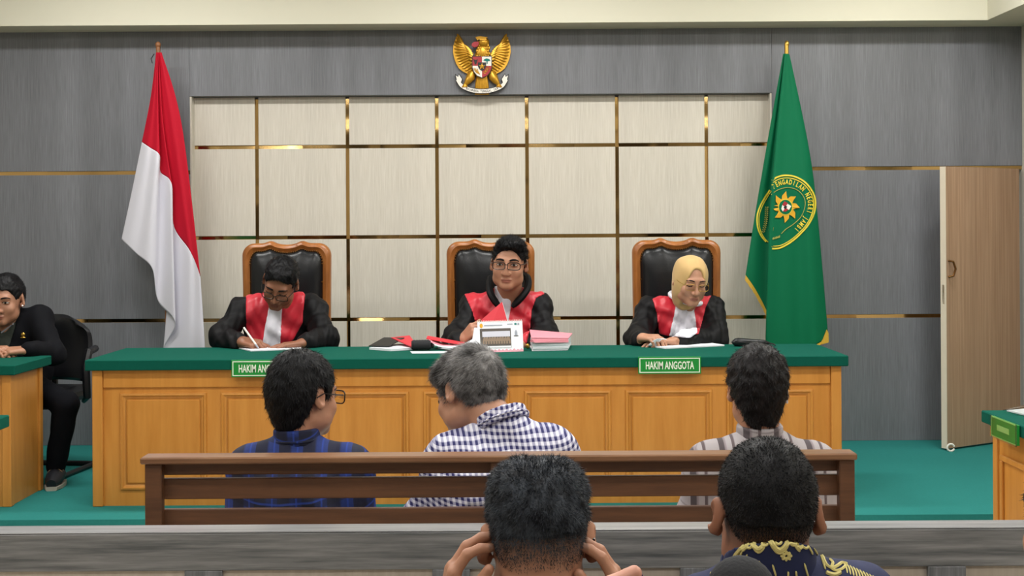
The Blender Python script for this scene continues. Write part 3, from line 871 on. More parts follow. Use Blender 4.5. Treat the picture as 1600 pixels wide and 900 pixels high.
# keep both halves joined: full fold depth in the lower half
for i in range(72):
    d = g1[i, -1, 1]-g2[i, 0, 1]
    for j in range(40):
        t = j/39
        pass
def regrid(cols_a, cols_b, DPs, nu, nv, Y):
    pts = []
    for half, cols in enumerate((cols_a, cols_b)):
        lines = np.array([catmull(c, nv) for c in cols]); g = np.zeros((nu, nv, 3))
        for j in range(nv):
            p = catmull(np.c_[lines[:, j, :], DPs], nu)
            t = (half + j/(nv-1))/2
            amp = min(1.0, 0.1+1.6*t)
            rip = 0.006*np.sin(np.linspace(0, 40, nu)+2*t)*amp
            for i in range(nu): g[i, j] = at(p[i, 0], p[i, 1], Y+p[i, 2]*amp+rip[i])
        pts.append(g)
    return pts
g1, g2 = regrid(C1, H1, DP, 72, 40, FY)
cloth_part(g1, 0, 39, 'red_half', 'flag_red', fl)
cloth_part(g2, 0, 39, 'white_half', 'flag_white', fl)
tie = at(247, 100, FY-0.005)
G().tube([at(238, 99, FY+0.02), at(236, 92, FY+0.02), at(241, 84, FY+0.02)], 0.003, 6).build('cord', 'black', fl, True)

# --- green court flag
gy = 8.10
gf = thing('court_flag', (at(1229, 300, gy+0.03)[0], gy+0.03, PLAT_Z), 'green flag with gold fringe and round court emblem on pole', 'flag')
ptop = at(1229, 76, gy+0.03)
G().tube([(ptop[0], gy+0.03, PLAT_Z+0.03), (ptop[0], gy+0.03, ptop[2]+0.03)], 0.014, 10).build('pole', 'brass', gf, True)
G().ball(at(1229.5, 69, gy+0.03), (0.015, 0.015, 0.024)).build('finial', 'brass', gf, True)
G().tube([(ptop[0], gy+0.03, PLAT_Z), (ptop[0], gy+0.03, PLAT_Z+0.03), (ptop[0], gy+0.03, PLAT_Z+0.05)], [0.14, 0.13, 0.03], 20).build('base', 'brass', gf, True)
K1 = [((1224, 84), (1198, 228), (1180, 335), (1165, 430)), ((1225, 84), (1204, 228), (1188, 335), (1180, 452)), ((1226, 84), (1210, 228), (1203, 335), (1196, 482)),
      ((1226.5, 84), (1213, 228), (1206, 335), (1199, 495)), ((1226.3, 84), (1212, 228), (1203, 345), (1198, 537)), ((1228, 84), (1224, 228), (1222, 340), (1222, 541)),
      ((1230, 84), (1240, 228), (1243, 340), (1247, 541)), ((1231.5, 84), (1251, 228), (1260, 340), (1272, 540)), ((1233.5, 86), (1263, 228), (1277, 335), (1294, 527))]
DG = np.array([0.05, 0.045, 0.05, 0.02, -0.045, -0.05, -0.03, -0.045, 0.0])
nu, nv = 84, 90
linesG = np.array([catmull(c, nv) for c in K1])
gg = np.zeros((nu, nv, 3)); gpx = np.zeros((nu, nv, 2))
for j in range(nv):
    p = catmull(np.c_[linesG[:, j, :], DG], nu); t = j/(nv-1); amp = min(1.0, 0.08+1.7*t)
    rip = 0.005*np.sin(np.linspace(0, 30, nu)+3*t)*amp
    for i in range(nu): gg[i, j] = at(p[i, 0], p[i, 1], gy+p[i, 2]*amp+rip[i])
    gpx[:, j] = p[:, :2]
cloth_part(gg, 0, nv-1, 'cloth', 'flag_green', gf)
# gold fringe hanging from the hem
def fringe(i0, i1, dx, dy):
    V = []; Fc = []
    for k, i in enumerate(np.linspace(i0, i1, (i1-i0)*3+1)):
        a = int(i); b = min(a+1, nu-1); u = i-a
        p = gpx[a, -1]*(1-u)+gpx[b, -1]*u; Yd = gg[a, -1, 1]*(1-u)+gg[b, -1, 1]*u
        jit = rng.uniform(0.9, 1.1)
        V += [at(p[0], p[1]-0.5, Yd-0.004), at(p[0]+dx*jit, p[1]+dy*jit, Yd-0.006), at(p[0], p[1]-0.5, Yd+0.004), at(p[0]+dx*jit, p[1]+dy*jit, Yd+0.004)]
    n = len(V)//4
    for k in range(n-1):
        a = 4*k; b = a+4
        Fc += [(a, b, b+1, a+1), (a+2, a+3, b+3, b+2), (a+1, b+1, b+3, a+3)]
    return G().add(V, Fc).build('fringe', 'fringe', gf)
fringe(0, 27, -1.0, 7.5)
fringe(38, nu-1, 0.5, 3.0)
side = [(1292, 515), (1294.5, 520), (1295, 535), (1282, 539), (1277, 541), (1286, 530)]
G().prism([at(x, y, gy-0.03) for x, y in side], (0, 0.01, 0)).build('fringe', 'fringe', gf)

flat_px = gpx.reshape(-1, 2); flat_Y = gg[:, :, 1].reshape(-1)
def on_flag(px, py, lift=0.006):
    d = (flat_px[:, 0]-px)**2+(flat_px[:, 1]-py)**2
    k = np.argpartition(d, 6)[:6]; wgt = 1/(d[k]+0.05)
    # the nearest layer of cloth
    yv = float((flat_Y[k]*wgt).sum()/wgt.sum())
    if px > 1203.5: yv = min(yv, float(flat_Y[k].min())+0.004)
    return at(px, py, yv-lift)
def flag_line(pts, width, name, mat, n=40, parent=gf, lift=0.006):
    P = catmull(pts, n); V = []; Fc = []
    for i in range(n):
        t = P[min(i+1, n-1)]-P[max(i-1, 0)]; t = t/np.linalg.norm(t); nn = np.array([-t[1], t[0]])*width/2
        V += [on_flag(*(P[i]+nn), lift), on_flag(*(P[i]-nn), lift)]
    for i in range(n-1): Fc.append((2*i, 2*i+1, 2*i+3, 2*i+2))
    o = G().add(V, Fc).build(name, mat, parent)
    md = o.modifiers.new('thick', 'SOLIDIFY'); md.thickness = 0.002; md.offset = 0
    return o
em = G().ball(on_flag(1228, 331, -0.004), (0.01, 0.001, 0.01)).build('emblem', 'flag_green', gf)
outer = [(1206, 282), (1215, 276.5), (1227, 274), (1242, 276), (1257, 284), (1268, 297), (1274, 313), (1272, 333), (1263, 351), (1252, 364), (1240, 375), (1228, 383), (1216, 388), (1201, 388.5)]
inner_s = [(p[0]+(1232-p[0])*0.07, p[1]+(332-p[1])*0.07) for p in outer]
flag_line(outer, 2.4, 'ring', 'yellow', 60, em); flag_line(inner_s, 1.3, 'ring', 'yellow', 60, em)
lo_ = [(1203, 297), (1195, 309), (1187, 324), (1183, 339), (1184, 355), (1189, 368), (1197, 378)]
flag_line(lo_, 2.2, 'ring', 'yellow', 30, em); flag_line([(x+3, y+0.5) for x, y in lo_], 1.2, 'ring', 'yellow', 30, em)
flag_line([(1205, 304), (1216, 296.5), (1231, 293), (1246, 297), (1256, 308), (1258, 321), (1252, 338), (1240, 350), (1228, 358), (1221, 365)], 1.0, 'inner_ring', 'yellow_dim', 40, em)
path = catmull([(1206, 292.5), (1215, 287.5), (1227, 284), (1241, 286), (1253, 293), (1262, 304), (1266.5, 318), (1264, 332), (1256, 346), (1243, 361)], 300)
seg = np.r_[0, np.cumsum(np.linalg.norm(np.diff(path, axis=0), axis=1))]
txt = 'PENGADILAN NEGERI JAMBI'
lt_ = G()
adv = seg[-1]/len(txt)
for k, ch_ in enumerate(txt):
    if ch_ == ' ': continue
    s_ = (k+0.5)*adv
    px = np.interp(s_, seg, path[:, 0]); py = np.interp(s_, seg, path[:, 1])
    q = np.array([np.interp(s_+1, seg, path[:, 0])-np.interp(s_-1, seg, path[:, 0]), np.interp(s_+1, seg, path[:, 1])-np.interp(s_-1, seg, path[:, 1])]); q /= np.linalg.norm(q)
    nrm = np.array([q[1], -q[0]])                       # outward = letter up
    V, Fc = text_geo(ch_, 0.03)
    wch = V[:, 0].max()-V[:, 0].min(); sc = min(6.2, 4.9/max(wch, 0.25)); hh = 10.5
    base = lt_.v and 0
    lt_.add([on_flag(px+q[0]*v[0]*sc+nrm[0]*(v[1]-0.35)*hh, py+q[1]*v[0]*sc+nrm[1]*(v[1]-0.35)*hh, 0.007) for v in V], Fc)
lt_.build('lettering', 'yellow', em)
# sun with flame rays and shield
sc_ = np.array([1227.3, 323.5])
def flag_poly(pts, name, mat, lift):
    c = np.mean(pts, axis=0)
    V = [on_flag(*c, lift)]+[on_flag(*p, lift) for p in pts]; n = len(pts)
    o = G().add(V, [(0, i+1, (i+1) % n+1) for i in range(n)]).build(name, mat, em)
    md = o.modifiers.new('thick', 'SOLIDIFY'); md.thickness = 0.002; md.offset = 0
    return o
sun = []
for k in range(8):
    a0 = 2*PI*k/8-0.25
    for da, r in ((0, 12.5), (0.14, 16.5), (0.2, 22.5), (0.42, 18.5), (0.52, 17.5), (0.6, 15.8), (0.7, 13)):
        a = a0+da
        sun.append(sc_+np.array([math.cos(a)*r, -math.sin(a)*r*1.1]))
flag_poly(sun, 'sun', 'sun_gold', 0.009)
cir = lambda r, n=24: [sc_+np.array([math.cos(a)*r, math.sin(a)*r*1.12]) for a in np.linspace(0, 2*PI, n, endpoint=False)]
flag_poly(cir(11.3), 'disc_rim', 'yellow', 0.011)
flag_poly(cir(10.2), 'disc', 'flag_green', 0.013)
th = 0.55
def sh(x, y): return sc_+np.array([x*math.cos(th)-y*math.sin(th), x*math.sin(th)+y*math.cos(th)])
flag_poly([sh(-6, -7), sh(0, -7), sh(0, 0), sh(-6, 0)], 'shield_red', 'crimson', 0.015)
flag_poly([sh(0, -7), sh(6, -7), sh(6, 0), sh(0, 0)], 'shield_red', 'crimson', 0.015) if False else flag_poly([sh(0, -6), sh(7, -6), sh(7, 1), sh(0, 1)], 'shield_white', 'white', 0.0152)
flag_poly([sh(-6, 0), sh(0, 0), sh(0, 8), sh(-4, 6)], 'shield_white', 'white', 0.0154)
flag_poly([sh(0, 1), sh(6, 1), sh(4, 6), sh(0, 8)], 'shield_red', 'crimson', 0.0156)
flag_poly([sh(-2, -2), sh(2, -2), sh(2, 2), sh(0, 3), sh(-2, 2)], 'shield_centre', 'black', 0.017)
# sprays of leaves and the small motto ribbon
lv = G()
for k in range(13):
    t = k/12; x = 1198-9*t+4*math.sin(t*2); y = 326+38*t
    for s in (-1, 1):
        lv.add([on_flag(x, y, 0.007), on_flag(x+s*3.2, y-2.6, 0.007), on_flag(x+s*1.0, y-3.2, 0.007)], [(0, 1, 2)])
for k in range(7):
    x = 1202+2.4*k; y = 375-0.8*k
    lv.add([on_flag(x, y, 0.007), on_flag(x+2, y-3.2, 0.007), on_flag(x+2.6, y+0.2, 0.007), on_flag(x+1, y+1.5, 0.007)], [(0, 1, 2, 3)])
lv.add([on_flag(1201, 358, 0.007), on_flag(1209, 355, 0.007), on_flag(1208, 361, 0.007), on_flag(1201, 362, 0.007)], [(0, 1, 2, 3)])
lv.build('leaf_spray', 'yellow_dim', em)

# ================================================================ EAGLE EMBLEM on the wall
EY = WALL_Y-0.002
eg = thing('eagle_emblem', at(753, 148, EY), 'gilded eagle emblem with red and white shield and motto ribbon on grey wall', 'emblem')
ES = 243.0
def ep(x, y, d=0.0): return at(x, y, EY-d)
def epoly(pts, name, mat, d0, d1, parent=eg, smooth=False):
    g_ = G().prism([ep(x, y, d0) for x, y in pts], (0, -(d1-d0), 0))
    return g_.build(name, mat, parent)
wing_out = [(716, 53), (712, 62), (708.5, 72), (708, 82), (710, 92), (713, 100), (717, 107), (723, 112), (730, 115.5), (736, 118), (740, 116), (738, 104), (738, 92), (740, 84), (736, 80), (730, 74), (723, 66), (718, 58)]
for s in (1, -1):
    fx = lambda x: 753+s*(x-753)
    wg = epoly([(fx(x), y) for x, y in wing_out], 'wing', 'gold', 0.004, 0.02)
    fe = G()
    tips = catmull([(713, 54), (709, 64), (707.5, 74), (708, 84), (710.5, 93), (714, 101), (719, 107.5), (726, 113), (733, 117)], 15)
    roots = catmull([(724, 69), (726, 72), (728.5, 76), (730, 81), (731, 86), (732.5, 92), (734.5, 98), (737, 105), (739, 112)], 15)
    for a, b in zip(tips, roots):
        A = ep(fx(a[0]+1.2), a[1]-1, 0.016); B = ep(fx(b[0]), b[1], 0.026); Mid = (A*0.45+B*0.55)
        fe.tube([A, A*0.8+B*0.2, Mid, B], [0.003, 0.0095, 0.0105, 0.007], 7)
    fe.build('primary_feathers', 'gold', wg, True)
    fe = G()
    tips = catmull([(724, 69), (728, 77), (730, 86), (733, 98), (738, 110)], 9)
    roots = catmull([(735, 79), (738, 84), (739.5, 90), (740, 99), (742, 110)], 9)
    for a, b in zip(tips, roots):
        A = ep(fx(a[0]), a[1], 0.026); B = ep(fx(b[0]), b[1], 0.03)
        fe.tube([A, (A+B)/2, B], [0.005, 0.0105, 0.008], 7)
    fe.build('covert_feathers', 'gold', wg, True)
body = G()
body.ball(ep(753, 100, 0.02), (0.062, 0.03, 0.1)); body.ball(ep(754, 82, 0.03), (0.043, 0.03, 0.065))
body.ball(ep(755, 66, 0.04), (0.04, 0.032, 0.035), nu=16)
body.build('body', 'gold', eg, True)
nf = G()
for r in range(5):
    for k in range(6):
        nf.ball(ep(745.5+3.4*k+(1.6 if r % 2 else 0), 71+4.2*r, 0.052-0.002*abs(k-2.5)), (0.008, 0.006, 0.012), None, 8, 5)
nf.build('neck_feathers', 'gold', eg, True)
G().prism([ep(x, y, 0.05) for x, y in ((743, 59), (750, 57.5), (757, 58.5), (762, 59), (759.5, 61), (761, 63), (757, 64), (746, 63.5))], (0, -0.028, 0)).build('crest', 'gold', eg)
G().prism([ep(x, y, 0.05) for x, y in ((748, 65.5), (741, 66), (737.5, 68.5), (737, 72), (739, 73.5), (742, 74.5), (746, 73), (748, 70))], (0, -0.02, 0)).build('beak', 'crimson', eg)
G().ball(ep(748.5, 62.8, 0.079), 0.006).build('eye', 'black', eg, True)
for s in (1, -1):
    fx = lambda x: 753+s*(x-753)
    lg = G(); lg.tube([ep(fx(738), 113, 0.025), ep(fx(735), 121, 0.03), ep(fx(731), 127, 0.035), ep(fx(727), 132, 0.035)], [0.024, 0.03, 0.022, 0.011], 10)
    for dx in (-3.5, 0, 3.5): lg.tube([ep(fx(727), 131, 0.035), ep(fx(726+dx), 136, 0.045)], [0.009, 0.005], 6)
    lg.build('leg', 'gold', eg, True)
tl = G()
for k in range(7):
    x = 753+(k-3)*2.7
    tl.tube([ep(753+(k-3)*2.0, 118, 0.018), ep(x, 134, 0.02), ep(x*1.0+(k-3)*0.4, 148, 0.012)], [0.011, 0.012, 0.007], 7)
tl.build('tail', 'gold', eg, True)
shield = epoly([(737.3, 87.5), (769, 87.5), (769, 106), (766.5, 113), (761.5, 119), (753.2, 122.5), (745, 119), (740, 113), (737.3, 106)], 'shield', 'gold_edge', 0.05, 0.056)
cs = (753.2, 103)
epoly([(738.5, 88.7), (cs[0], 88.7), cs, (738.5, cs[1])], 'field_red', 'crimson', 0.056, 0.060, shield)
epoly([(cs[0], 88.7), (767.8, 88.7), (767.8, cs[1]), cs], 'field_white', 'white', 0.056, 0.060, shield)
epoly([(738.5, cs[1]), cs, (cs[0], 121.2), (745.6, 118), (741, 112.3), (738.6, 106)], 'field_white', 'white', 0.056, 0.060, shield)
epoly([cs, (767.8, cs[1]), (767.8, 106), (765.4, 112.3), (760.8, 118), (cs[0], 121.2)], 'field_red', 'crimson', 0.056, 0.060, shield)
epoly([(746.8, 97.5), (759.5, 97.5), (759.5, 104), (757, 108.5), (753.2, 111), (749.4, 108.5), (746.8, 104)], 'centre_shield', 'black', 0.060, 0.063, shield)
star = []
for k in range(10):
    a = -PI/2+k*PI/5; r = 5.6 if k % 2 == 0 else 2.2
    star.append((753.2+r*math.cos(a), 103.8+r*math.sin(a)))
sv = [ep(753.2, 103.8, 0.067)]+[ep(x, y, 0.064) for x, y in star]
G().add(sv, [(0, i+1, (i+1) % 10+1) for i in range(10)]).build('star', 'gold', shield)
tr = G().prism([ep(x, y, 0.06) for x, y in ((755.5, 94.5), (757, 92.4), (760.5, 91.3), (764.5, 92.3), (766.2, 95), (763, 95.5), (761.6, 96), (762, 99.5), (760.2, 99.5), (760.3, 96), (758, 95.2))], (0, -0.003, 0))
tr.build('banyan_tree', 'carpet', shield)
bl_ = G().prism([ep(x, y, 0.06) for x, y in ((739.6, 92), (742, 93.6), (744.6, 93.6), (746.6, 92), (745.6, 95.5), (744.6, 99.5), (743.2, 101), (741.8, 99.5), (740.8, 95.5))], (0, -0.003, 0))
bl_.build('bull_head', 'black', shield)
for k in range(3):
    G().tube([ep(x, y, 0.062) for x, y in ((740.5+2.6*k, 106+0.8*k), (742+2.6*k, 110+1.3*k), (745.4+2.2*k, 114+1.1*k))], 0.003, 6).build('rice_stalk', 'gold', shield, True)
for k in range(3):
    a = (757.5+2.4*k, 113-3.2*k)
    G().tube([ep(a[0]+1.8*math.cos(t), a[1]+1.8*math.sin(t), 0.062) for t in np.linspace(0, 2*PI, 10, endpoint=False)], 0.0018, 5, True).build('chain_link', 'gold', shield, True)
# ribbon with motto
top_e = catmull([(716, 122), (722, 131), (733, 136.5), (743, 138.8), (753, 139.5), (763, 138.8), (773, 136.5), (784, 131), (790, 122)], 41)
bot_e = catmull([(712.5, 125.5), (719.5, 136), (731, 142), (742, 144.8), (753, 145.6), (764, 144.8), (775, 142), (786.5, 136), (793.5, 125.5)], 41)
def rib(mat, name, e, d, par):
    V = []; Fc = []
    for a, b in zip(top_e, bot_e):
        n = (b-a)/np.linalg.norm(b-a)
        for q, dd in ((a-n*e, d), (b+n*e, d), (b+n*e, d-0.008), (a-n*e, d-0.008)): V.append(ep(q[0], q[1], dd))
    for k in range(40):
        for c in range(4):
            Fc.append((4*k+c, 4*k+(c+1) % 4, 4*k+4+(c+1) % 4, 4*k+4+c))
    Fc += [(0, 1, 2, 3), (160, 163, 162, 161)]
    return G().add(V, Fc).build(name, mat, par)
rb = rib('black', 'ribbon_outline', 1.0, 0.030, eg)
r2 = rib('white', 'ribbon', 0.0, 0.040, eg)
for s in (1, -1):
    fx = lambda x: 753+s*(x-753)
    epoly([(fx(x), y) for x, y in ((712.2, 118), (716, 120.5), (717, 116.5), (722, 124), (719, 132), (714.5, 128))], 'ribbon_end', 'white', 0.028, 0.038)
    epoly([(fx(x), y) for x, y in ((711, 115.5), (715.5, 119), (717, 114.5), (723.5, 124), (719, 134), (713, 129))], 'ribbon_end_outline', 'black', 0.012, 0.022)
mid = (top_e+bot_e)/2
seg = np.r_[0, np.cumsum(np.linalg.norm(np.diff(mid, axis=0), axis=1))]
txt = 'BHINNEKA TUNGGAL IKA'; g_ = G()
adv = (seg[-1]*0.56)/len(txt); s0 = seg[-1]*0.22
for k, ch_ in enumerate(txt):
    if ch_ == ' ': continue
    s_ = s0+(k+0.5)*adv
    px = np.interp(s_, seg, mid[:, 0]); py = np.interp(s_, seg, mid[:, 1])
    q = np.array([np.interp(s_+2, seg, mid[:, 0])-np.interp(s_-2, seg, mid[:, 0]), np.interp(s_+2, seg, mid[:, 1])-np.interp(s_-2, seg, mid[:, 1])]); q /= np.linalg.norm(q)
    nrm = np.array([q[1], -q[0]])
    V, Fc = text_geo(ch_, 0.02)
    wch = max(V[:, 0].max()-V[:, 0].min(), 0.3)
    sc = adv*0.86/wch
    g_.add([ep(px+q[0]*v[0]*min(sc, 3.6)+nrm[0]*(v[1]-0.35)*5.2, py+q[1]*v[0]*min(sc, 3.6)+nrm[1]*(v[1]-0.35)*5.2, 0.0408) for v in V], Fc)
g_.build('motto_lettering', 'black', r2)

# ================================================================ THINGS ON THE JUDGES' DESK
def dat(px, py, dz=0.0): return plane_at(px, py, DTOP+dz)
def sheet(pts, z, th, name, mat, label=None, cat=None, group=None, parent=None, lifts=None):
    P = []
    for i, (x, y) in enumerate(pts):
        p = dat(x, y); p[2] = DTOP+z+(lifts[i] if lifts else 0); P.append(p)
    o = G().prism(P, (0, 0, th)).build(name, mat, parent, loc=(np.mean(P, axis=0) if parent is None else None))
    if label: tag(o, label, cat, group)
    return o
sheet([(373, 545), (392, 549.5), (472, 546), (462, 541.5)], 0.001, 0.006, 'paper_sheet', 'paper', 'white papers under the hands of the writing judge', 'paper')
sheet([(1008, 541), (1040, 545.5), (1132, 541), (1110, 537.5)], 0.001, 0.007, 'paper_sheet', 'paper', 'white papers under hands of the judge in headscarf', 'paper')
# curled page lifted by the judge in headscarf
V = []
for k in range(9):
    t = k/8; a = t*2.0
    for (x, y) in ((1012+22*t, 540-9*math.sin(a)*1.2), (1024+18*t, 543-11*math.sin(a)*1.25)):
        V.append(at(x, y, 6.97-0.05*t))
tag(mesh_obj('lifted_page', V, [(2*k, 2*k+1, 2*k+3, 2*k+2) for k in range(8)], 'paper', None, True), 'curled white page lifted by fingers of the judge in headscarf', 'paper')
bpy.data.objects['lifted_page'].modifiers.new('thick', 'SOLIDIFY').thickness = 0.001
sheet([(641, 550), (644, 553), (742, 552), (735, 549.5)], 0.001, 0.003, 'paper_sheet', 'paper', 'white sheet near the front edge beside the black foam cylinder', 'paper')
# left folder: papers with red and black cover
fo = thing('case_folder', dat(610, 546), 'dark red folder with papers lying left of the black foam cylinder', 'folder')
sheet([(577, 546.5), (610, 549), (645, 547), (640, 541), (600, 542)], 0.001, 0.012, 'papers', 'paper', parent=fo)
sheet([(576, 546), (608, 546.5), (632, 541.5), (600, 541)], 0.016, 0.004, 'black_cover', 'black', parent=fo, lifts=[0, 0.0, 0.03, 0.03])
sheet([(611, 541.5), (645, 548), (648, 544), (640, 538)], 0.016, 0.005, 'red_cover', 'redpaper', parent=fo, lifts=[0.03, 0.0, 0.012, 0.03])
# foam cylinder
a, b = dat(643, 548, 0), dat(673, 547.5, 0)
fm = thing('foam_windscreen', a, 'black ribbed foam cylinder lying between two red folders', 'microphone')
r0 = 0.028
pts = [a+(b-a)*t+np.array([0, 0, r0+0.002]) for t in np.linspace(0, 1, 15)]
G().tube(pts, [r0*0.8]+[r0*(1.0 if k % 2 else 0.93) for k in range(13)]+[r0*0.8], 16).build('foam', 'foam', fm, True)
G().tube([b+np.array([0, 0, r0]), b+np.array([0.012, 0.01, r0*0.8])], [0.016, 0.012], 10).build('stem', 'black', fm, True)
# open red folder
f2 = thing('case_folder', dat(695, 545), 'open red folder propped over white papers beside the calendar', 'folder')
sheet([(684, 546), (714, 550), (737, 548), (704, 541)], 0.006, 0.010, 'papers', 'paper', parent=f2)
c0, c1, c2, c3 = dat(690, 545, 0), dat(726, 546.5, 0), dat(735, 541, 0), dat(676, 541, 0)
c0 = at(666, 530, 6.98); c1 = at(728, 540.5, 6.93); c2 = at(726, 536, 7.02); c3 = at(668, 525.5, 7.05)
G().prism([c0, c1, c2, c3], (0, 0, 0.004)).build('red_cover', 'redpaper', f2)
V = []
for t in np.linspace(0, 1, 10):
    x = 668+52*t; y = 532+12*t**0.7+2*math.sin(t*PI)
    V += [np.maximum(q_, (-9, 0, DTOP+0.018)) for q_ in (at(x, y, 6.95), at(x+5, y+3.2, 6.90), at(x+8, y-2.0, 7.02))]
for nm, mt, ia, ib in (('loose_page', 'paper', 0, 1), ('inner_page', 'pinkpaper', 0, 2)):
    o = mesh_obj(nm, [V[3*k+i] for k in range(10) for i in (ia, ib)], [(2*k, 2*k+1, 2*k+3, 2*k+2) for k in range(9)], mt, f2, True)
    o.modifiers.new('thick', 'SOLIDIFY').thickness = 0.003
# red folder held up at the judge's chest
P = [at(x, y, 6.98) for x, y in ((757, 497), (787, 471), (795, 504), (757, 506))]
hf = thing('red_document', at(776, 503, 6.98), 'red document cover held up in front of middle judge, behind the calendar', 'folder')
P = [at(x, y, Y) for x, y, Y in ((752, 500, 7.02), (784.5, 471.5, 7.05), (793, 503, 7.03), (796, 540, 6.99), (752, 540, 6.98))]
G().prism(P, (0, 0.004, 0)).build('cover', 'redpaper', hf)
G().prism([p+np.array([0.003, 0.005, -0.004]) for p in P], (0, 0.004, 0)).build('papers', 'paper', hf)
# white pages in the judge's hand
tag(G().prism([at(x, y, Y) for x, y, Y in ((741, 512, 6.97), (748, 512, 6.97), (748, 546, 6.93), (716, 546, 6.93), (727, 536, 6.94), (738, 530, 6.95))], (0, 0.003, 0)).build('held_pages', 'paper', None), 'white pages gripped by the middle judge beside the calendar', 'paper')
# desk calendar
cb = [dat(748, 551), dat(818, 549)]
ct = [at(745.5, 503, cb[0][1]+0.06), at(816, 501, cb[1][1]+0.06)]
cal = thing('desk_calendar', (cb[0]+cb[1])/2, 'white tent desk calendar with group photograph in front of middle judge', 'calendar')
G().prism([cb[0], cb[1], ct[1], ct[0]], (0, 0.003, 0)).build('front_leaf', 'paper', cal)
back = [cb[0]+np.array([0, 0.13, 0]), cb[1]+np.array([0, 0.13, 0])]
G().prism([back[0], back[1], ct[1]+np.array([0, 0.004, 0]), ct[0]+np.array([0, 0.004, 0])], (0, 0.003, 0)).build('back_leaf', 'paper', cal)
def cpt(u, v, d=0.0):
    b_ = cb[0]*(1-u)+cb[1]*u; t_ = ct[0]*(1-u)+ct[1]*u
    p = b_*(1-v)+t_*v; p = p.copy(); p[1] -= 0.0006+d; return p
def cpatch(u0, u1, v0, v1, name, mat, d, parent=cal):
    return G().prism([cpt(u0, v0, d), cpt(u1, v0, d), cpt(u1, v1, d), cpt(u0, v1, d)], (0, -0.0006, 0)).build(name, mat, parent)
photo = cpatch(0.05, 0.735, 0.14, 0.77, 'photograph', 'photo_dark', 0.0005)
cpatch(0.06, 0.725, 0.22, 0.70, 'photo_scene', 'photo_dark', 0.0012, photo)
cpatch(0.10, 0.715, 0.50, 0.68, 'photo_sky', 'photo_sky', 0.0018, photo)
cpatch(0.06, 0.725, 0.145, 0.20, 'photo_caption', 'paper', 0.0012, photo)
pe = G()
for k in range(11):
    u = 0.12+0.58*k/10
    for v0, hh in ((0.27, 0.46), (0.36, 0.56)):
        uu = u+(0.026 if v0 > 0.3 else 0.0)
        if uu > 0.71: continue
        hgt = hh+0.015*math.sin(k*2.1)
        pe.prism([cpt(uu-0.02, v0, 0.0026-0.001*(v0 > 0.3)), cpt(uu+0.02, v0, 0.0026-0.001*(v0 > 0.3)), cpt(uu+0.02, hgt-0.09, 0.0026-0.001*(v0 > 0.3)), cpt(uu+0.009, hgt-0.05, 0.0026-0.001*(v0 > 0.3)), cpt(uu+0.009, hgt, 0.0026-0.001*(v0 > 0.3)), cpt(uu-0.009, hgt, 0.0026-0.001*(v0 > 0.3)), cpt(uu-0.009, hgt-0.05, 0.0026-0.001*(v0 > 0.3)), cpt(uu-0.02, hgt-0.09, 0.0026-0.001*(v0 > 0.3))], (0, -0.0005, 0))
for k in range(0):
    u = 0.12+0.58*k/12
    hgt = 0.56+0.05*math.sin(k*2.1)
    pe.prism([cpt(u-0.02, 0.26, 0.0025), cpt(u+0.02, 0.26, 0.0025), cpt(u+0.014, hgt-0.06, 0.0025), cpt(u+0.006, hgt, 0.0025), cpt(u-0.006, hgt, 0.0025), cpt(u-0.014, hgt-0.06, 0.0025)], (0, -0.0005, 0))
pe.build('photo_figures', 'photo_tan', photo)
G().add([cpt(0.085+0.035*math.cos(a), 0.87+0.075*math.sin(a), 0.001) for a in np.linspace(0, 2*PI, 16, endpoint=False)], [tuple(range(16))]).build('seal', 'sun_gold', cal)
cpatch(0.15, 0.55, 0.86, 0.89, 'heading_line', 'print_grey', 0.0006); cpatch(0.66, 0.78, 0.89, 0.915, 'logo_line', 'print_grey', 0.0006)
cpatch(0.82, 0.87, 0.87, 0.93, 'logo', 'carpet', 0.0006); cpatch(0.89, 0.93, 0.87, 0.93, 'logo', 'print_grey', 0.0006)
cpatch(0.80, 0.90, 0.50, 0.525, 'building_print', 'photo_dark', 0.0006); cpatch(0.82, 0.88, 0.53, 0.66, 'building_print', 'print_grey', 0.0006); cpatch(0.835, 0.865, 0.66, 0.70, 'building_print', 'print_grey', 0.0006)
sc2 = G()
for k in range(12):
    u0 = k/12; sc2.add([cpt(u0, 0.0, 0.001), cpt(u0+1/12, 0.0, 0.001), cpt(u0+1/12, 0.05, 0.001), cpt(u0+1/24, 0.09+0.02*(k % 2), 0.001), cpt(u0, 0.05, 0.001)], [(0, 1, 2, 3, 4)])
sc2.build('pink_border', 'print_pink', cal)
wr_ = G()
for k in range(26):
    p = (ct[0]*(1-(k+0.5)/26)+ct[1]*((k+0.5)/26))
    wr_.tube([p+np.array([0, 0.006*math.cos(a)+0.002, 0.006*math.sin(a)]) for a in np.linspace(0, 2*PI, 8, endpoint=False)], 0.0012, 4, True)
wr_.build('wire_binding', 'white', cal)
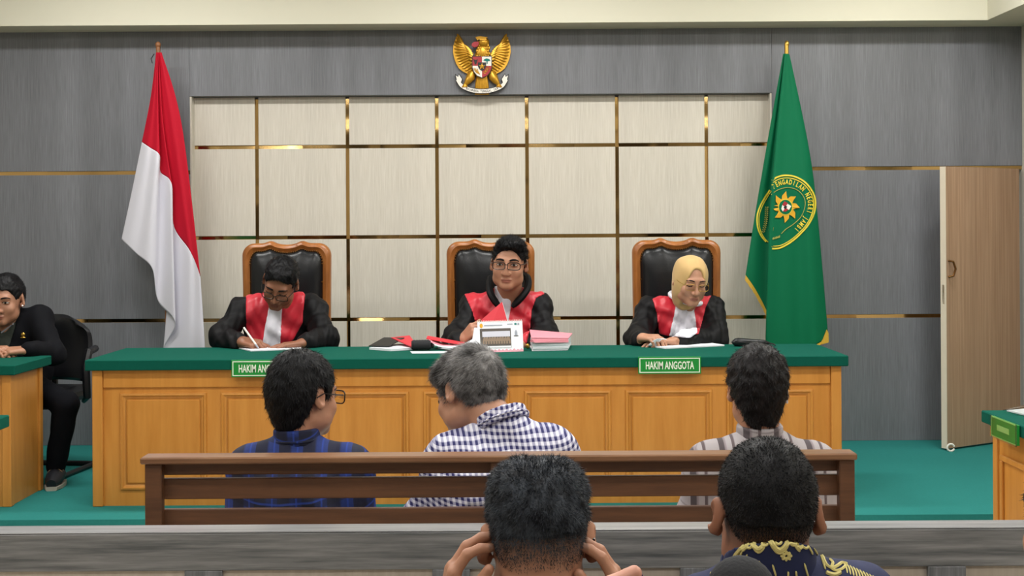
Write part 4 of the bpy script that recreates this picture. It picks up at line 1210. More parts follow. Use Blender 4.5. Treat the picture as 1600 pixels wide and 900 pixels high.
# pink covered stack of papers
st = thing('document_stack', dat(860, 547), 'thick white document stack with pink cover right of the calendar', 'papers')
P = [dat(832, 549), dat(888, 547.5), dat(893, 543), dat(828, 543.5)]
lay = [P[0], P[1], P[2]+np.array([0, 0.1, 0]), P[3]+np.array([0, 0.1, 0])]
for k in range(6):
    j = rng.uniform(-0.003, 0.003, 2)
    G().prism([p+np.array([j[0], j[1], 0.001+k*0.0095]) for p in lay], (0, 0, 0.009)).build('ream', 'paper', st)
ht = 0.058
V = [p+np.array([0, 0, ht+0.001]) for p in lay]
top = [V[0]+np.array([-0.006, -0.012, 0.012]), V[1]+np.array([0.0, -0.004, 0.004]), V[2]+np.array([0.01, 0, 0.008]), V[3]+np.array([0.0, 0, 0.03])]
G().prism(top, (0, 0, 0.003)).build('pink_cover', 'pinkpaper', st)
G().prism([top[0]+np.array([0, -0.001, -0.002]), top[1]+np.array([0, -0.001, -0.001]), top[1]+np.array([0.002, -0.003, -0.020]), top[0]+np.array([0.02, -0.003, -0.024]), top[0]+np.array([-0.008, 0.002, -0.02])], (0, -0.0015, 0)).build('cover_flap', 'pinkpaper', st)
for nm, x_, m_ in (('binder_clip', 824.5, 'brass'),):
    c = dat(x_, 545.5)
    tag(G().ball(c+np.array([0, 0.02, 0.014]), (0.012, 0.008, 0.014)).build(nm, m_, None, True, loc=c), 'small brass coloured clip by the pink covered stack', 'clip')
# black pouch
a, b = dat(1150, 542), dat(1204, 541.5)
pc = thing('black_pouch', (a+b)/2, 'flat black soft pouch on desk right of the headscarf judge papers', 'pouch')
g_ = G()
n = 13
pts = [a*(1-t)+b*t+np.array([0, 0.03, 0.022-0.006*t]) for t in np.linspace(-0.1, 1.0, n)]
g_.tube(pts, [0.004]+[0.026*(1-0.35*t)*(1.0 if 0.02 < t < 0.95 else 0.8) for t in np.linspace(0, 1, n-2)]+[0.006], 14)
g_.v = [(x, y if y > 0 else y, max(z, DTOP+0.001)) for x, y, z in g_.v]
g_.build('body', 'vinyl', pc, True)
G().tube([pts[-1], pts[-1]+np.array([0.02, -0.02, -0.004]), pts[-1]+np.array([0.025, -0.03, -0.010])], 0.004, 6).build('zip_pull', 'black', pc, True)
G().tube([p+np.array([0, -0.021+0.006*i/n, 0.008]) for i, p in enumerate(pts[1:-1])], 0.0022, 6).build('zip', 'blackmetal', pc, True)

# ================================================================ PEOPLE: implicit surfaces -> one continuous skin
def nrm(v): v = np.array(v, float); return v/(np.linalg.norm(v)+1e-12)
def rotm(yaw=0, pitch=0, roll=0):
    a, b, c = map(math.radians, (yaw, pitch, roll))
    Rz = np.array([[math.cos(a), -math.sin(a), 0], [math.sin(a), math.cos(a), 0], [0, 0, 1]])
    Rx = np.array([[1, 0, 0], [0, math.cos(b), -math.sin(b)], [0, math.sin(b), math.cos(b)]])
    Ry = np.array([[math.cos(c), 0, math.sin(c)], [0, 1, 0], [-math.sin(c), 0, math.cos(c)]])
    return Rz @ Rx @ Ry
class Prim: pass
def cone(a, b, ra, rb):
    p = Prim(); a = np.array(a, float); b = np.array(b, float); rm = max(ra, rb)
    p.lo = np.minimum(a, b)-rm; p.hi = np.maximum(a, b)+rm
    d = b-a; l2 = float(d @ d)+1e-12
    def f(x, y, z):
        t = np.clip(((x-a[0])*d[0]+(y-a[1])*d[1]+(z-a[2])*d[2])/l2, 0, 1)
        return np.sqrt((x-a[0]-t*d[0])**2+(y-a[1]-t*d[1])**2+(z-a[2]-t*d[2])**2)-(ra+(rb-ra)*t)
    p.f = f; return p
def ell(c, r, R=None):
    p = Prim(); c = np.array(c, float); r = np.array(r, float)
    R_ = np.eye(3) if R is None else R
    e = np.sqrt(((R_*r)**2).sum(1)); p.lo = c-e; p.hi = c+e
    def f(x, y, z):
        x = x-c[0]; y = y-c[1]; z = z-c[2]
        q = [x*R_[0, i]+y*R_[1, i]+z*R_[2, i] for i in range(3)]
        k0 = np.sqrt(sum((q[i]/r[i])**2 for i in range(3)))
        k1 = np.sqrt(sum((q[i]/r[i]**2)**2 for i in range(3)))+1e-9
        return k0*(k0-1)/k1
    p.f = f; return p
class Field:
    def __init__(s, lo, hi, h):
        s.h = h
        s.ax = [np.arange(lo[i]-3*h, hi[i]+4*h, h).astype(np.float32) for i in range(3)]
        s.V = np.full([len(a) for a in s.ax], 0.6, np.float32)
    def sub(s, lo, hi, m):
        sl = []
        for i in range(3):
            a = np.searchsorted(s.ax[i], lo[i]-m); b = np.searchsorted(s.ax[i], hi[i]+m)
            sl.append(slice(max(a, 0), max(b, 0)))
        x = s.ax[0][sl[0]][:, None, None]; y = s.ax[1][sl[1]][None, :, None]; z = s.ax[2][sl[2]][None, None, :]
        return tuple(sl), x, y, z
    def add(s, p, k=0.01):
        sl, x, y, z = s.sub(p.lo, p.hi, max(k, 2*s.h)*1.6)
        if 0 in s.V[sl].shape: return s
        a = s.V[sl]; b = p.f(x, y, z)
        h = np.maximum(k-np.abs(a-b), 0)/k
        s.V[sl] = np.minimum(a, b)-h*h*k*0.25
        return s
    def cut(s, p, k=0.006):
        sl, x, y, z = s.sub(p.lo, p.hi, max(k, 2*s.h)*1.6)
        if 0 in s.V[sl].shape: return s
        a = s.V[sl]; b = -p.f(x, y, z)
        h = np.maximum(k-np.abs(a-b), 0)/k
        s.V[sl] = np.maximum(a, b)+h*h*k*0.25
        return s
    def clip(s, f):
        s.V = np.maximum(s.V, f(s.ax[0][:, None, None], s.ax[1][None, :, None], s.ax[2][None, None, :]).astype(np.float32))
        return s
    def shift(s, f):
        near = np.abs(s.V) < 0.05
        i = np.argwhere(near)
        x, y, z = s.ax[0][i[:, 0]], s.ax[1][i[:, 1]], s.ax[2][i[:, 2]]
        s.V[near] += f(x, y, z).astype(np.float32); return s
    def copy(s):
        n = Field.__new__(Field); n.h = s.h; n.ax = s.ax; n.V = s.V.copy(); return n
    def mesh(s):
        V = s.V
        for ax in range(3):
            sl = [slice(None)]*3; sl[ax] = 0; V[tuple(sl)] = np.maximum(V[tuple(sl)], 0.01)
            sl[ax] = -1; V[tuple(sl)] = np.maximum(V[tuple(sl)], 0.01)
        S = V < 0
        c = np.zeros([n-1 for n in V.shape], np.int8); nx, ny, nz = c.shape
        for i in (0, 1):
            for j in (0, 1):
                for k in (0, 1): c += S[i:i+nx, j:j+ny, k:k+nz]
        act = (c > 0) & (c < 8)
        I = np.argwhere(act); n = len(I)
        idm = np.full(c.shape, -1, np.int32); idm[act] = np.arange(n)
        pos = np.zeros((n, 3)); cnt = np.zeros(n)
        cor = [(i, j, k) for i in (0, 1) for j in (0, 1) for k in (0, 1)]
        val = {o: V[I[:, 0]+o[0], I[:, 1]+o[1], I[:, 2]+o[2]] for o in cor}
        for o in cor:
            for ax in range(3):
                if o[ax]: continue
                o2 = list(o); o2[ax] = 1; o2 = tuple(o2)
                a, b = val[o], val[o2]; m = (a < 0) != (b < 0)
                t = np.where(m, a/np.where(a-b == 0, 1, a-b), 0)
                P = np.array(o, float)[None, :].repeat(n, 0); P[:, ax] += t
                pos[m] += P[m]; cnt[m] += 1
        pos /= cnt[:, None]
        org = np.array([a[0] for a in s.ax]); vert = org+(I+pos)*s.h
        quads = []
        for ax in range(3):
            d1 = [slice(0, -1) if i == ax else slice(1, -1) for i in range(3)]
            d2 = [slice(1, None) if i == ax else slice(1, -1) for i in range(3)]
            A = S[tuple(d1)]; B = S[tuple(d2)]
            E = np.argwhere(A != B)
            ins = A[E[:, 0], E[:, 1], E[:, 2]]
            g = E.copy()
            for i in range(3):
                if i != ax: g[:, i] += 1
            u, v = [(1, 2), (2, 0), (0, 1)][ax]
            def cell(du, dv):
                q = g.copy(); q[:, u] += du; q[:, v] += dv
                return idm[q[:, 0], q[:, 1], q[:, 2]]
            Q = np.stack([cell(-1, -1), cell(0, -1), cell(0, 0), cell(-1, 0)], 1)
            Q[~ins] = Q[~ins][:, ::-1]
            quads.append(Q)
        Q = np.concatenate(quads); Q = Q[(Q >= 0).all(1)]
        return vert, Q
def bounds(prims, m=0.0):
    return np.min([p.lo for p in prims], 0)-m, np.max([p.hi for p in prims], 0)+m
def make(prims, h, k=0.02, cuts=(), m=0.0):
    lo, hi = bounds([p if not isinstance(p, tuple) else p[0] for p in prims], m); f = Field(lo, hi, h)
    for p in prims:
        if isinstance(p, tuple): f.add(p[0], p[1])
        else: f.add(p, k)
    for p in cuts:
        if isinstance(p, tuple): f.cut(p[0], p[1])
        else: f.cut(p)
    return f
def relax(V, Q, n=1, w_=0.5):
    for _ in range(n):
        acc = np.zeros_like(V); cnt = np.zeros(len(V))
        for a in range(4):
            for b in ((a+1) % 4, (a+3) % 4):
                np.add.at(acc, Q[:, a], V[Q[:, b]]); np.add.at(cnt, Q[:, a], 1)
        V = V*(1-w_)+w_*acc/np.maximum(cnt, 1)[:, None]
    return V
def qnormals(V, Q):
    n = np.cross(V[Q[:, 2]]-V[Q[:, 0]], V[Q[:, 3]]-V[Q[:, 1]])
    return n/(np.linalg.norm(n, axis=1)[:, None]+1e-12)
def fattr(o, name, vals):
    a = o.data.attributes.new(name, 'FLOAT', 'POINT'); a.data.foreach_set('value', np.asarray(vals, np.float32))
def set_uv(o, uv):
    me = o.data; l = me.uv_layers.new(name='UVMap')
    vi = np.zeros(len(me.loops), np.int32); me.loops.foreach_get('vertex_index', vi)
    l.data.foreach_set('uv', uv[vi].astype(np.float32).ravel())
def polyd(poly, x, y):
    """signed distance to a 2D polygon (negative inside)"""
    P = np.array(poly, float); n = len(P)
    d = np.full(np.broadcast(x, y).shape, 1e9); sgn = np.ones(d.shape)
    for i in range(n):
        a, b = P[i], P[i-1]; e = b-a
        wx, wy = x-a[0], y-a[1]
        t = np.clip((wx*e[0]+wy*e[1])/(e @ e), 0, 1)
        d = np.minimum(d, (wx-e[0]*t)**2+(wy-e[1]*t)**2)
        c1 = y >= a[1]; c2 = y < b[1]; c3 = e[0]*wy > e[1]*wx
        fl_ = (c1 & c2 & c3) | (~c1 & ~c2 & ~c3)
        sgn = np.where(fl_, -sgn, sgn)
    return sgn*np.sqrt(d)

class Head:
    """head frame: face looks to local -Y, z = 0 on the eye line"""
    def __init__(s, c, R, sc): s.c = np.array(c, float); s.R = R; s.s = sc
    def p(s, x, y, z): return s.c+s.R @ (np.array([x, y, z])*s.s)
    def e(s, c, r, Rl=None): return ell(s.p(*c), np.array(r)*s.s, s.R if Rl is None else s.R @ Rl)
    def k(s, a, b, ra, rb): return cone(s.p(*a), s.p(*b), ra*s.s, rb*s.s)
    def loc(s, P): return ((P-s.c) @ s.R)/s.s
def head_field(H, neck, h=0.0036, neck_r=0.056, slim=1.0, face=True, ear=0.0):
    s = H.s
    pr = [(H.e((0, 0.018, 0.030), (0.0755, 0.094, 0.084)), 0.02),
          (H.e((0, -0.026, -0.028), (0.064*slim, 0.062, 0.088)), 0.03),
          (H.e((0, -0.030, -0.070), (0.054*slim, 0.052, 0.043)), 0.03),
          (H.k((-0.012, -0.074, -0.097), (0.012, -0.074, -0.097), 0.016, 0.016), 0.025),
          (H.k((0, 0.03, -0.04), tuple(H.loc(np.array(neck)[None])[0]), neck_r, neck_r*1.08), 0.03)]
    for sg in (-1, 1):
        pr += [(H.e((sg*0.038, -0.060, -0.034), (0.026, 0.024, 0.026)), 0.02),
               (H.e((sg*0.050, -0.02, -0.068), (0.016, 0.036, 0.02)), 0.025),
               # ear
               (H.e((sg*(0.0800+ear), 0.016, -0.004), (0.0075, 0.019, 0.031), rotm(sg*(22+ear*1800), -10, sg*-6)), 0.008),
               (H.e((sg*(0.0775+ear*0.7), 0.008, -0.026), (0.008, 0.010, 0.012)), 0.008)]
    cuts = [(H.e((sg*(0.0875+ear), 0.010, -0.002), (0.006, 0.011, 0.019), rotm(sg*22, -10, 0)), 0.004) for sg in (-1, 1)]
    f = make(pr, h, 0.02, m=0.01*s)
    if face:
        f.add(H.k((-0.036, -0.0755, 0.020), (0.036, -0.0755, 0.020), 0.0105, 0.0105), 0.02*s)
        for sg in (-1, 1): f.cut(H.e((sg*0.0325, -0.0935, 0.001), (0.019, 0.015, 0.0105)), 0.012*s)
        for sg in (-1, 1): f.add(H.e((sg*0.0325, -0.0735, 0.000), (0.0165, 0.0125, 0.0105)), 0.004*s)
        f.add(H.k((0, -0.084, 0.008), (0, -0.1065, -0.036), 0.0065, 0.0115), 0.010*s)
        for sg in (-1, 1): f.add(H.e((sg*0.0125, -0.094, -0.040), (0.0085, 0.011, 0.0085)), 0.008*s)
        f.add(H.e((0, -0.0865, -0.0655), (0.024, 0.0105, 0.0062)), 0.006*s)
        f.add(H.e((0, -0.0850, -0.0755), (0.020, 0.0105, 0.0068)), 0.005*s)
        f.cut(H.k((-0.022, -0.0975, -0.0705), (0.022, -0.0975, -0.0705), 0.0018, 0.0018), 0.004*s)
    for p, k in cuts: f.cut(p, k)
    return f
def hand_prims(W, D, Np, T, curl, sc=1.0, thumb=(0.75, 0.55, 0.35), thumb_curl=0.5, spread=0.06, fore=None):
    """W wrist, D along the hand, Np palm direction, T towards the thumb; curl = flexion per finger"""
    W = np.array(W, float); D = nrm(D); Np = np.array(Np, float); Np = nrm(Np-D*(Np @ D)); T = np.array(T, float); T = nrm(T-D*(T @ D)-Np*(T @ Np))
    pr = []
    offs = (0.030, 0.010, -0.0105, -0.029); lens = (0.074, 0.083, 0.077, 0.060); rad = (0.0092, 0.0095, 0.0090, 0.0078); kd = (0.090, 0.093, 0.089, 0.081)
    for i in range(4):
        K = W+(D*kd[i]+T*offs[i])*sc
        pr.append((cone(W+T*offs[i]*0.62*sc+D*0.005*sc, K, 0.0145*sc, 0.0115*sc), 0.012*sc))
        d = nrm(D+T*offs[i]*spread*30*0.35); c = curl[i]; a = 0; P = K
        for seg_, (fr, cu) in enumerate(((0.47, 0.9), (0.30, 1.1), (0.23, 0.7))):
            a += c*cu; dd = nrm(d*math.cos(a)+Np*math.sin(a))
            Q = P+dd*lens[i]*fr*sc
            pr.append((cone(P, Q, rad[i]*sc*(1-0.08*seg_), rad[i]*sc*(0.95-0.1*seg_)), 0.0035*sc)); P = Q
    B = W+(D*0.022+T*0.022+Np*0.006)*sc
    t0 = nrm(T*thumb[0]+D*thumb[1]+Np*thumb[2])
    P1 = B+t0*0.042*sc; pr.append((cone(B, P1, 0.0150*sc, 0.0120*sc), 0.012*sc))
    t1 = nrm(t0+(D*0.9-T*0.35)*thumb_curl); P2 = P1+t1*0.034*sc; pr.append((cone(P1, P2, 0.0115*sc, 0.0105*sc), 0.004*sc))
    t2 = nrm(t1+(D*0.6-T*0.5)*thumb_curl); P3 = P2+t2*0.026*sc; pr.append((cone(P2, P3, 0.0105*sc, 0.0082*sc), 0.003*sc))
    if fore is not None: pr.append((cone(W+D*0.008*sc, fore, 0.024*sc, 0.032*sc), 0.015*sc))
    return pr
def concat(ms):
    V = []; Q = []; n = 0
    for v, q in ms: V.append(v); Q.append(q+n); n += len(v)
    return np.concatenate(V), np.concatenate(Q)
def blades(V, Q, n, ln, wd, flow, fuzz, sel=None, jit=0.35):
    """short tapering hairs standing on a hair surface: one thin triangle each"""
    C = V[Q].mean(1); Nn = qnormals(V, Q)
    ar = np.linalg.norm(np.cross(V[Q[:, 2]]-V[Q[:, 0]], V[Q[:, 3]]-V[Q[:, 1]]), axis=1)
    if sel is not None: ar = ar*sel(C)
    ids = rng.choice(len(Q), n, p=ar/ar.sum())
    w4 = rng.dirichlet([1, 1, 1, 1], n)
    B = (V[Q[ids]]*w4[:, :, None]).sum(1); nn = Nn[ids]
    fl = flow(B) if callable(flow) else np.tile(np.array(flow, float), (n, 1))
    fl = fl-nn*(fl*nn).sum(1)[:, None]; fl /= np.linalg.norm(fl, axis=1)[:, None]+1e-9
    d = fl+nn*fuzz+rng.normal(0, jit, (n, 3)); d /= np.linalg.norm(d, axis=1)[:, None]
    sd = np.cross(d, nn+rng.normal(0, 0.3, (n, 3))); sd /= np.linalg.norm(sd, axis=1)[:, None]+1e-9
    L_ = ln*rng.uniform(0.6, 1.3, n)[:, None]
    b0 = B-nn*0.001
    P = np.stack([b0-sd*wd, b0+sd*wd, b0+d*L_], 1).reshape(-1, 3)
    return P, np.arange(3*n).reshape(n, 3)
def hair_part(root, H, prims, line, n, ln, fuzz, mat, h=0.0042, flow=None, blade=0.0009, noise=0.003, dens=None, back=True, jit=0.35):
    """line: list of (y, z) hairline points in the head frame; hair is kept above it"""
    f = make(prims, h, 0.02*H.s, m=0.012)
    ly = np.array([p[0] for p in line]); lz = np.array([p[1] for p in line])
    c, R, s = H.c, H.R, H.s
    def clipf(x, y, z):
        X, Y, Z = x-c[0], y-c[1], z-c[2]
        qy = (X*R[0, 1]+Y*R[1, 1]+Z*R[2, 1])/s; qz = (X*R[0, 2]+Y*R[1, 2]+Z*R[2, 2])/s
        return (np.interp(qy, ly, lz)-qz)*0.75*s
    f.clip(clipf)
    ph = rng.uniform(0, 6, 6)
    f.shift(lambda x, y, z: noise*(np.sin(95*x+ph[0]+3*np.sin(40*z))*np.sin(80*y+ph[1])+0.6*np.sin(170*z+ph[2]+4*np.sin(60*x))*np.sin(150*x+ph[3])))
    V, Q = f.mesh()
    o = mesh_obj('hair', V, Q, mat, root, True)
    if n:
        flowf = flow if flow is not None else (0, 0, -1)
        P, T = blades(V, Q, n, ln, blade, flowf, fuzz, dens, jit)
        b = mesh_obj('hair_strands', P, T, mat, o, True); b['kind'] = 'stuff'
    return o
def std_hair(H, th=0.010, back=0.0):
    return [H.e((0, 0.020, 0.034), (0.0755+th*0.85, 0.094+th, 0.084+th)), H.e((0, 0.05, 0.0), (0.068+th*0.6, 0.062+th, 0.075+th))]
MEN_LINE = [(-0.12, 0.070), (-0.082, 0.066), (-0.062, 0.058), (-0.050, 0.030), (-0.034, 0.004), (-0.012, 0.0), (-0.004, 0.030), (0.03, 0.034), (0.036, -0.01), (0.06, -0.05), (0.12, -0.062)]
def face_parts(root, body, H, eyes='open', brow=0.0035, gaze=(0, 0)):
    for sg in (-1, 1):
        g_ = G()
        pts = [H.p(sg*x, y, z) for x, y, z in ((0.013, -0.0895, 0.0205), (0.026, -0.0900, 0.0250), (0.040, -0.0830, 0.0245), (0.052, -0.0700, 0.0185))]
        g_.tube(catmull(pts, 9), [brow*0.7*H.s]+[brow*H.s]*6+[brow*0.7*H.s, brow*0.3*H.s], 6)
        g_.build('eyebrow', 'hair_black', root, True)
        if eyes == 'open':
            G().ball(H.p(sg*0.0325, -0.0785, 0.0005), np.array([0.0145, 0.0085, 0.0058])*H.s, H.R, 12, 7).build('eye', 'eye_white', root, True)
            G().ball(H.p(sg*0.0325+gaze[0], -0.0855, 0.0005+gaze[1]), np.array([0.0058, 0.0025, 0.0055])*H.s, H.R, 10, 6).build('iris', 'iris', root, True)
            lid = [H.p(sg*x, y, z) for x, y, z in ((0.017, -0.0835, 0.001), (0.026, -0.0875, 0.0066), (0.038, -0.0860, 0.0066), (0.049, -0.0760, 0.001))]
        else:
            lid = [H.p(sg*x, y, z) for x, y, z in ((0.018, -0.0840, -0.003), (0.027, -0.0880, -0.0062), (0.038, -0.0865, -0.0062), (0.049, -0.0760, -0.002))]
        G().tube(catmull(lid, 8), 0.0016*H.s, 5).build('eyelid_line', 'iris', root, True)
def glasses(root, H, w_=0.029, hgt=0.017, r=0.0017, mat='frame_dark', drop=0.0, lens=True, pitch=0.0, lensmat='glass'):
    o = None; g_ = G(); yb = -0.106
    def q(x, y, z): return H.p(x, y, z+drop)
    cs_ = []
    for sg in (-1, 1):
        pts = []
        for a in np.linspace(0, 2*PI, 24, endpoint=False):
            ca, sa = math.cos(a), math.sin(a)
            x = sg*0.034+w_*np.sign(ca)*abs(ca)**0.55; z = -0.003+hgt*np.sign(sa)*abs(sa)**0.6
            pts.append(q(x, yb+0.22*abs(abs(x)-0.0)**1.6*2.0, z))
        g_.tube(pts, r*H.s, 6, True); cs_.append(pts)
    g_.tube([q(-0.007, yb, 0.001), q(0, yb-0.002, 0.004), q(0.007, yb, 0.001)], r*H.s, 6)
    o = g_.build('glasses', mat, root, True)
    for sg, pts in zip((-1, 1), cs_):
        G().tube([q(sg*0.063, yb+0.012, 0.004), q(sg*0.077, -0.05, 0.006), q(sg*0.0835, 0.004, 0.010), q(sg*0.084, 0.03, -0.002)], r*H.s*1.05, 6).build('temple', mat, o, True)
        if lens:
            G().add([np.mean(pts, 0)]+pts, [(0, i+1, (i+1) % 24+1) for i in range(24)]).build('lens', lensmat, o)
    return o
def wrinkle(f, amp, sc=1.0):
    ph = rng.uniform(0, 6.28, 8)
    f.shift(lambda x, y, z: amp*(np.sin((26*x+14*z+ph[0]+1.6*np.sin(9*z+ph[1]))*sc)*np.sin((19*z-11*y+ph[2]+1.3*np.sin(13*x+ph[6]))*sc)+0.5*np.sin((48*x-31*z+ph[3]+1.2*np.sin(15*y))*sc)*np.sin((37*y+22*x+ph[4])*sc)))
def legs(root, hip, fw, knee_d, z_knee, z_floor, gap=0.11, h=0.012, mat='trouser', sc=1.0, knees=None, ankles=None, shoes=True):
    hip = np.array(hip, float); fw = nrm(fw); sd = np.array([fw[1], -fw[0], 0]); pr = [(ell(hip, (0.17*sc, 0.13*sc, 0.12*sc)), 0.03)]
    for i, s in enumerate((-1, 1)):
        hp = hip+sd*s*0.09*sc
        kn = np.array([*(hip+sd*s*gap*sc+fw*knee_d)[:2], z_knee]) if knees is None else np.array(knees[i])
        an = np.array([*(kn+fw*0.03)[:2], z_floor+0.09]) if ankles is None else np.array(ankles[i])
        pr += [(cone(hp, kn, 0.088*sc, 0.066*sc), 0.04), (cone(kn, an, 0.066*sc, 0.055*sc), 0.03)]
        if shoes:
            g_ = G(); pth = [an+np.array([0, 0, -0.045])-fw*0.05, an+np.array([0, 0, -0.04])+fw*0.02, an+np.array([0, 0, -0.055])+fw*0.11, an+np.array([0, 0, -0.06])+fw*0.18]
            g_.tube(pth, [0.03, 0.042, 0.036, 0.02], 12); g_.v = [(x, y, max(z, z_floor+0.012)) for x, y, z in g_.v]
            so = g_.build('shoe', 'shoe', root, True)
            g2_ = G(); g2_.tube([p*np.array([1, 1, 0])+np.array([0, 0, z_floor+0.007]) for p in pth], [0.03, 0.043, 0.037, 0.02], 12)
            g2_.v = [(x, y, min(max(z, z_floor), z_floor+0.014)) for x, y, z in g2_.v]; g2_.build('sole', 'sole', so)
    f = make(pr, h, 0.03); wrinkle(f, 0.004)
    V, Q = f.mesh(); return mesh_obj('trousers', V, Q, mat, root, True)
def torso_prims(nb, sL, sR, hip, w_, dep, sr=0.062, lean=None):
    nb, sL, sR, hip = (np.array(v, float) for v in (nb, sL, sR, hip))
    mid = (sL+sR)/2; pr = []
    pr.append((cone(sL, sR, sr, sr), 0.05))
    for s_ in (sL, sR): pr.append((cone(nb+np.array([0, 0, -0.01]), s_, 0.052, sr), 0.05))
    c1 = mid*0.62+hip*0.38; c2 = mid*0.3+hip*0.7
    c1 = mid+(hip-mid)*0.36; c2 = mid+(hip-mid)*0.72
    pr.append((ell(c1, (w_, dep, np.linalg.norm(mid-hip)*0.48)), 0.06))
    pr.append((ell(c2, (w_*0.93, dep*1.05, np.linalg.norm(mid-hip)*0.45)), 0.06))
    pr.append((ell(hip, (w_*0.95, dep*1.0, 0.12)), 0.05))
    return pr
def skin(root, meshes, H, mat, stub=None, lipc=1.0):
    V, Q = concat(meshes)
    o = mesh_obj('body', V, Q, mat, root, True)
    q = H.loc(V)
    inh = (np.abs(q) < 0.16).all(1)
    lip = np.exp(-((q[:, 0]/0.0225)**6)-(((q[:, 2]+0.0705)/0.0095)**4))*(q[:, 1] < -0.078)*inh*lipc
    fattr(o, 'lip', np.clip(lip, 0, 1))
    fattr(o, 'stubble', np.clip(stub(q), 0, 1)*inh if stub else np.zeros(len(V)))
    return o

# ================================================================ THE JUDGES
def judge(cx, label, H, nb, sL, sR, elbows, wrists, hands, red, jab, hip_y=7.52, skinmat='skin_mid', slim=1.0, jab_pleat=0.0, neck_r=0.056, w_=0.20, stub=None):
    X = at(cx, 540, hip_y)[0]
    root = thing('person', (X, hip_y, PLAT_Z), label, 'person')
    hip = np.array([X, hip_y, PLAT_Z+0.62])
    sc = 1.12
    # skin
    ms = []
    hf_ = head_field(H, nb+np.array([0, 0.0, -0.03]), 0.0038, neck_r, slim)
    ms.append(hf_.mesh())
    core = [(cone(nb, hip, 0.06, 0.09), 0.02)]
    for s_, e_, w0 in ((sL, elbows[0], wrists[0]), (sR, elbows[1], wrists[1])):
        core += [(cone(nb, s_, 0.04, 0.04), 0.02), (cone(s_, e_, 0.04, 0.036), 0.02), (cone(e_, w0, 0.036, 0.026), 0.02)]
    ms.append(make(core, 0.012, 0.02).mesh())
    for hp in hands:
        if hp: ms.append(make(hp, 0.0038, 0.006).mesh())
    body = skin(root, ms, H, skinmat, stub)
    # robe
    pr = torso_prims(nb, sL, sR, hip, w_, 0.135, 0.066)
    for s_, e_, w0 in ((sL, elbows[0], wrists[0]), (sR, elbows[1], wrists[1])):
        cu = e_+(w0-e_)*0.80
        pr += [(cone(s_, e_, 0.062, 0.072), 0.04), (cone(e_, cu, 0.072, 0.058), 0.03)]
    for s in (-1, 1): pr.append((cone(hip+np.array([s*0.1, -0.02, -0.02]), np.array([X+s*0.13, hip_y-0.42, PLAT_Z+0.52]), 0.11, 0.09), 0.05))
    f = make(pr, 0.0075, 0.03)
    wrinkle(f, 0.008); wrinkle(f, 0.0055, 2.1)
    f.clip(lambda x, y, z: (DTOP+0.004-z)+0*x+0*y if False else np.where(y < DESK_B+0.01, DTOP+0.002-z, -1.0)+0*x)
    V, Q = f.mesh(); mesh_obj('robe', V, Q, 'robe', root, True)
    # coloured panels follow the robe's front
    x, y, z = f.ax[0][:, None, None], f.ax[1][None, :, None], f.ax[2][None, None, :]
    px = CX + (x*CR + (CAMZ-z)*SR)*F_PX/y; py = HY + (-x*SR + (CAMZ-z)*CR)*F_PX/y
    ymid = (sL[1]+sR[1])/2
    m = 2000/ymid
    def panel(poly, off, name, mat, extra=None, ycut=0.02):
        g_ = f.copy(); d = polyd(poly, px, py)/m
        V0 = f.V-off
        if extra is not None: V0 = V0+extra(px, py)
        g_.V = np.maximum(np.maximum(V0, d), (y-(ymid+ycut))+0*x+0*z).astype(np.float32)
        V, Q = g_.mesh(); V = relax(V, Q, 1, 0.4)
        return mesh_obj(name, V, Q, mat, root, True)
    panel(red, 0.006, 'red_yoke', 'robe_red')
    panel(jab, 0.013, 'jabot', 'jabot', (lambda a, b: jab_pleat*np.sin((a+0.25*(b-470))*1.05)) if jab_pleat else None)
    legs(root, (X, hip_y-0.02, PLAT_Z+0.6), (0, -1, 0), 0.44, PLAT_Z+0.52, PLAT_Z, 0.12, 0.016)
    return root
A = np.array
# --- left judge, bent over his writing
H = Head(at(438, 441, 7.20), rotm(-8, 36, 15), 1.18)
nb = at(440, 466, 7.34); sL, sR = at(379, 484, 7.38), at(490, 484, 7.38)
eL, eR = at(347, 528, 7.24), at(508, 528, 7.24); wL, wR = at(378, 537, 7.04), at(474, 537.5, 7.06)
hl = hand_prims(wL+A([0, 0, 0.012]), (0.85, -0.45, -0.1), (0.1, 0.3, -1), (0.35, 0.9, 0.35), (0.75, 0.85, 0.95, 1.0), 1.12, (0.5, 0.8, 0.3), 0.2, fore=eL+(wL-eL)*0.6)
hr = hand_prims(wR+A([0, 0, 0.004]), (-0.93, -0.3, -0.06), (0, 0, -1), (-0.2, 0.9, 0.2), (0.12, 0.1, 0.12, 0.16), 1.12, (0.6, 0.75, 0.1), 0.2, fore=eR+(wR-eR)*0.6)
J1 = judge(436, 'judge in black and red robe with glasses, bent over writing with a pen', H, nb, sL, sR, (eL, eR), (wL, wR), (hl, hr),
      [(384, 462), (398, 450), (420, 446), (452, 446), (470, 452), (477, 460), (474, 490), (473, 505), (458, 532), (440, 545), (392, 545), (385, 520), (384, 490)],
      [(422, 470), (441, 470), (440, 500), (438, 550), (408, 550), (414, 510)], skinmat='skin_dark', w_=0.215,
      stub=lambda q: 0.25*np.exp(-((q[:, 2]+0.08)/0.03)**2)*(q[:, 1] < -0.04))
hair_part(J1, H, std_hair(H, 0.005)+[H.e((0.0, -0.01, 0.082), (0.062, 0.074, 0.036))], [(-0.12, 0.088), (-0.085, 0.082), (-0.066, 0.062)]+MEN_LINE[3:], 5000, 0.014, 0.5, 'hair_black')
face_parts(J1, None, H, 'down')
glasses(J1, H, 0.028, 0.016, 0.0018, drop=-0.004)
pa, pb = at(381, 512, 7.03), at(404.5, 545, 6.955)
pen = thing('pen', pb, 'white ballpoint pen in hand of the writing judge', 'pen')
G().tube([pa, pa*0.2+pb*0.8], 0.0055, 8).build('barrel', 'white', pen, True)
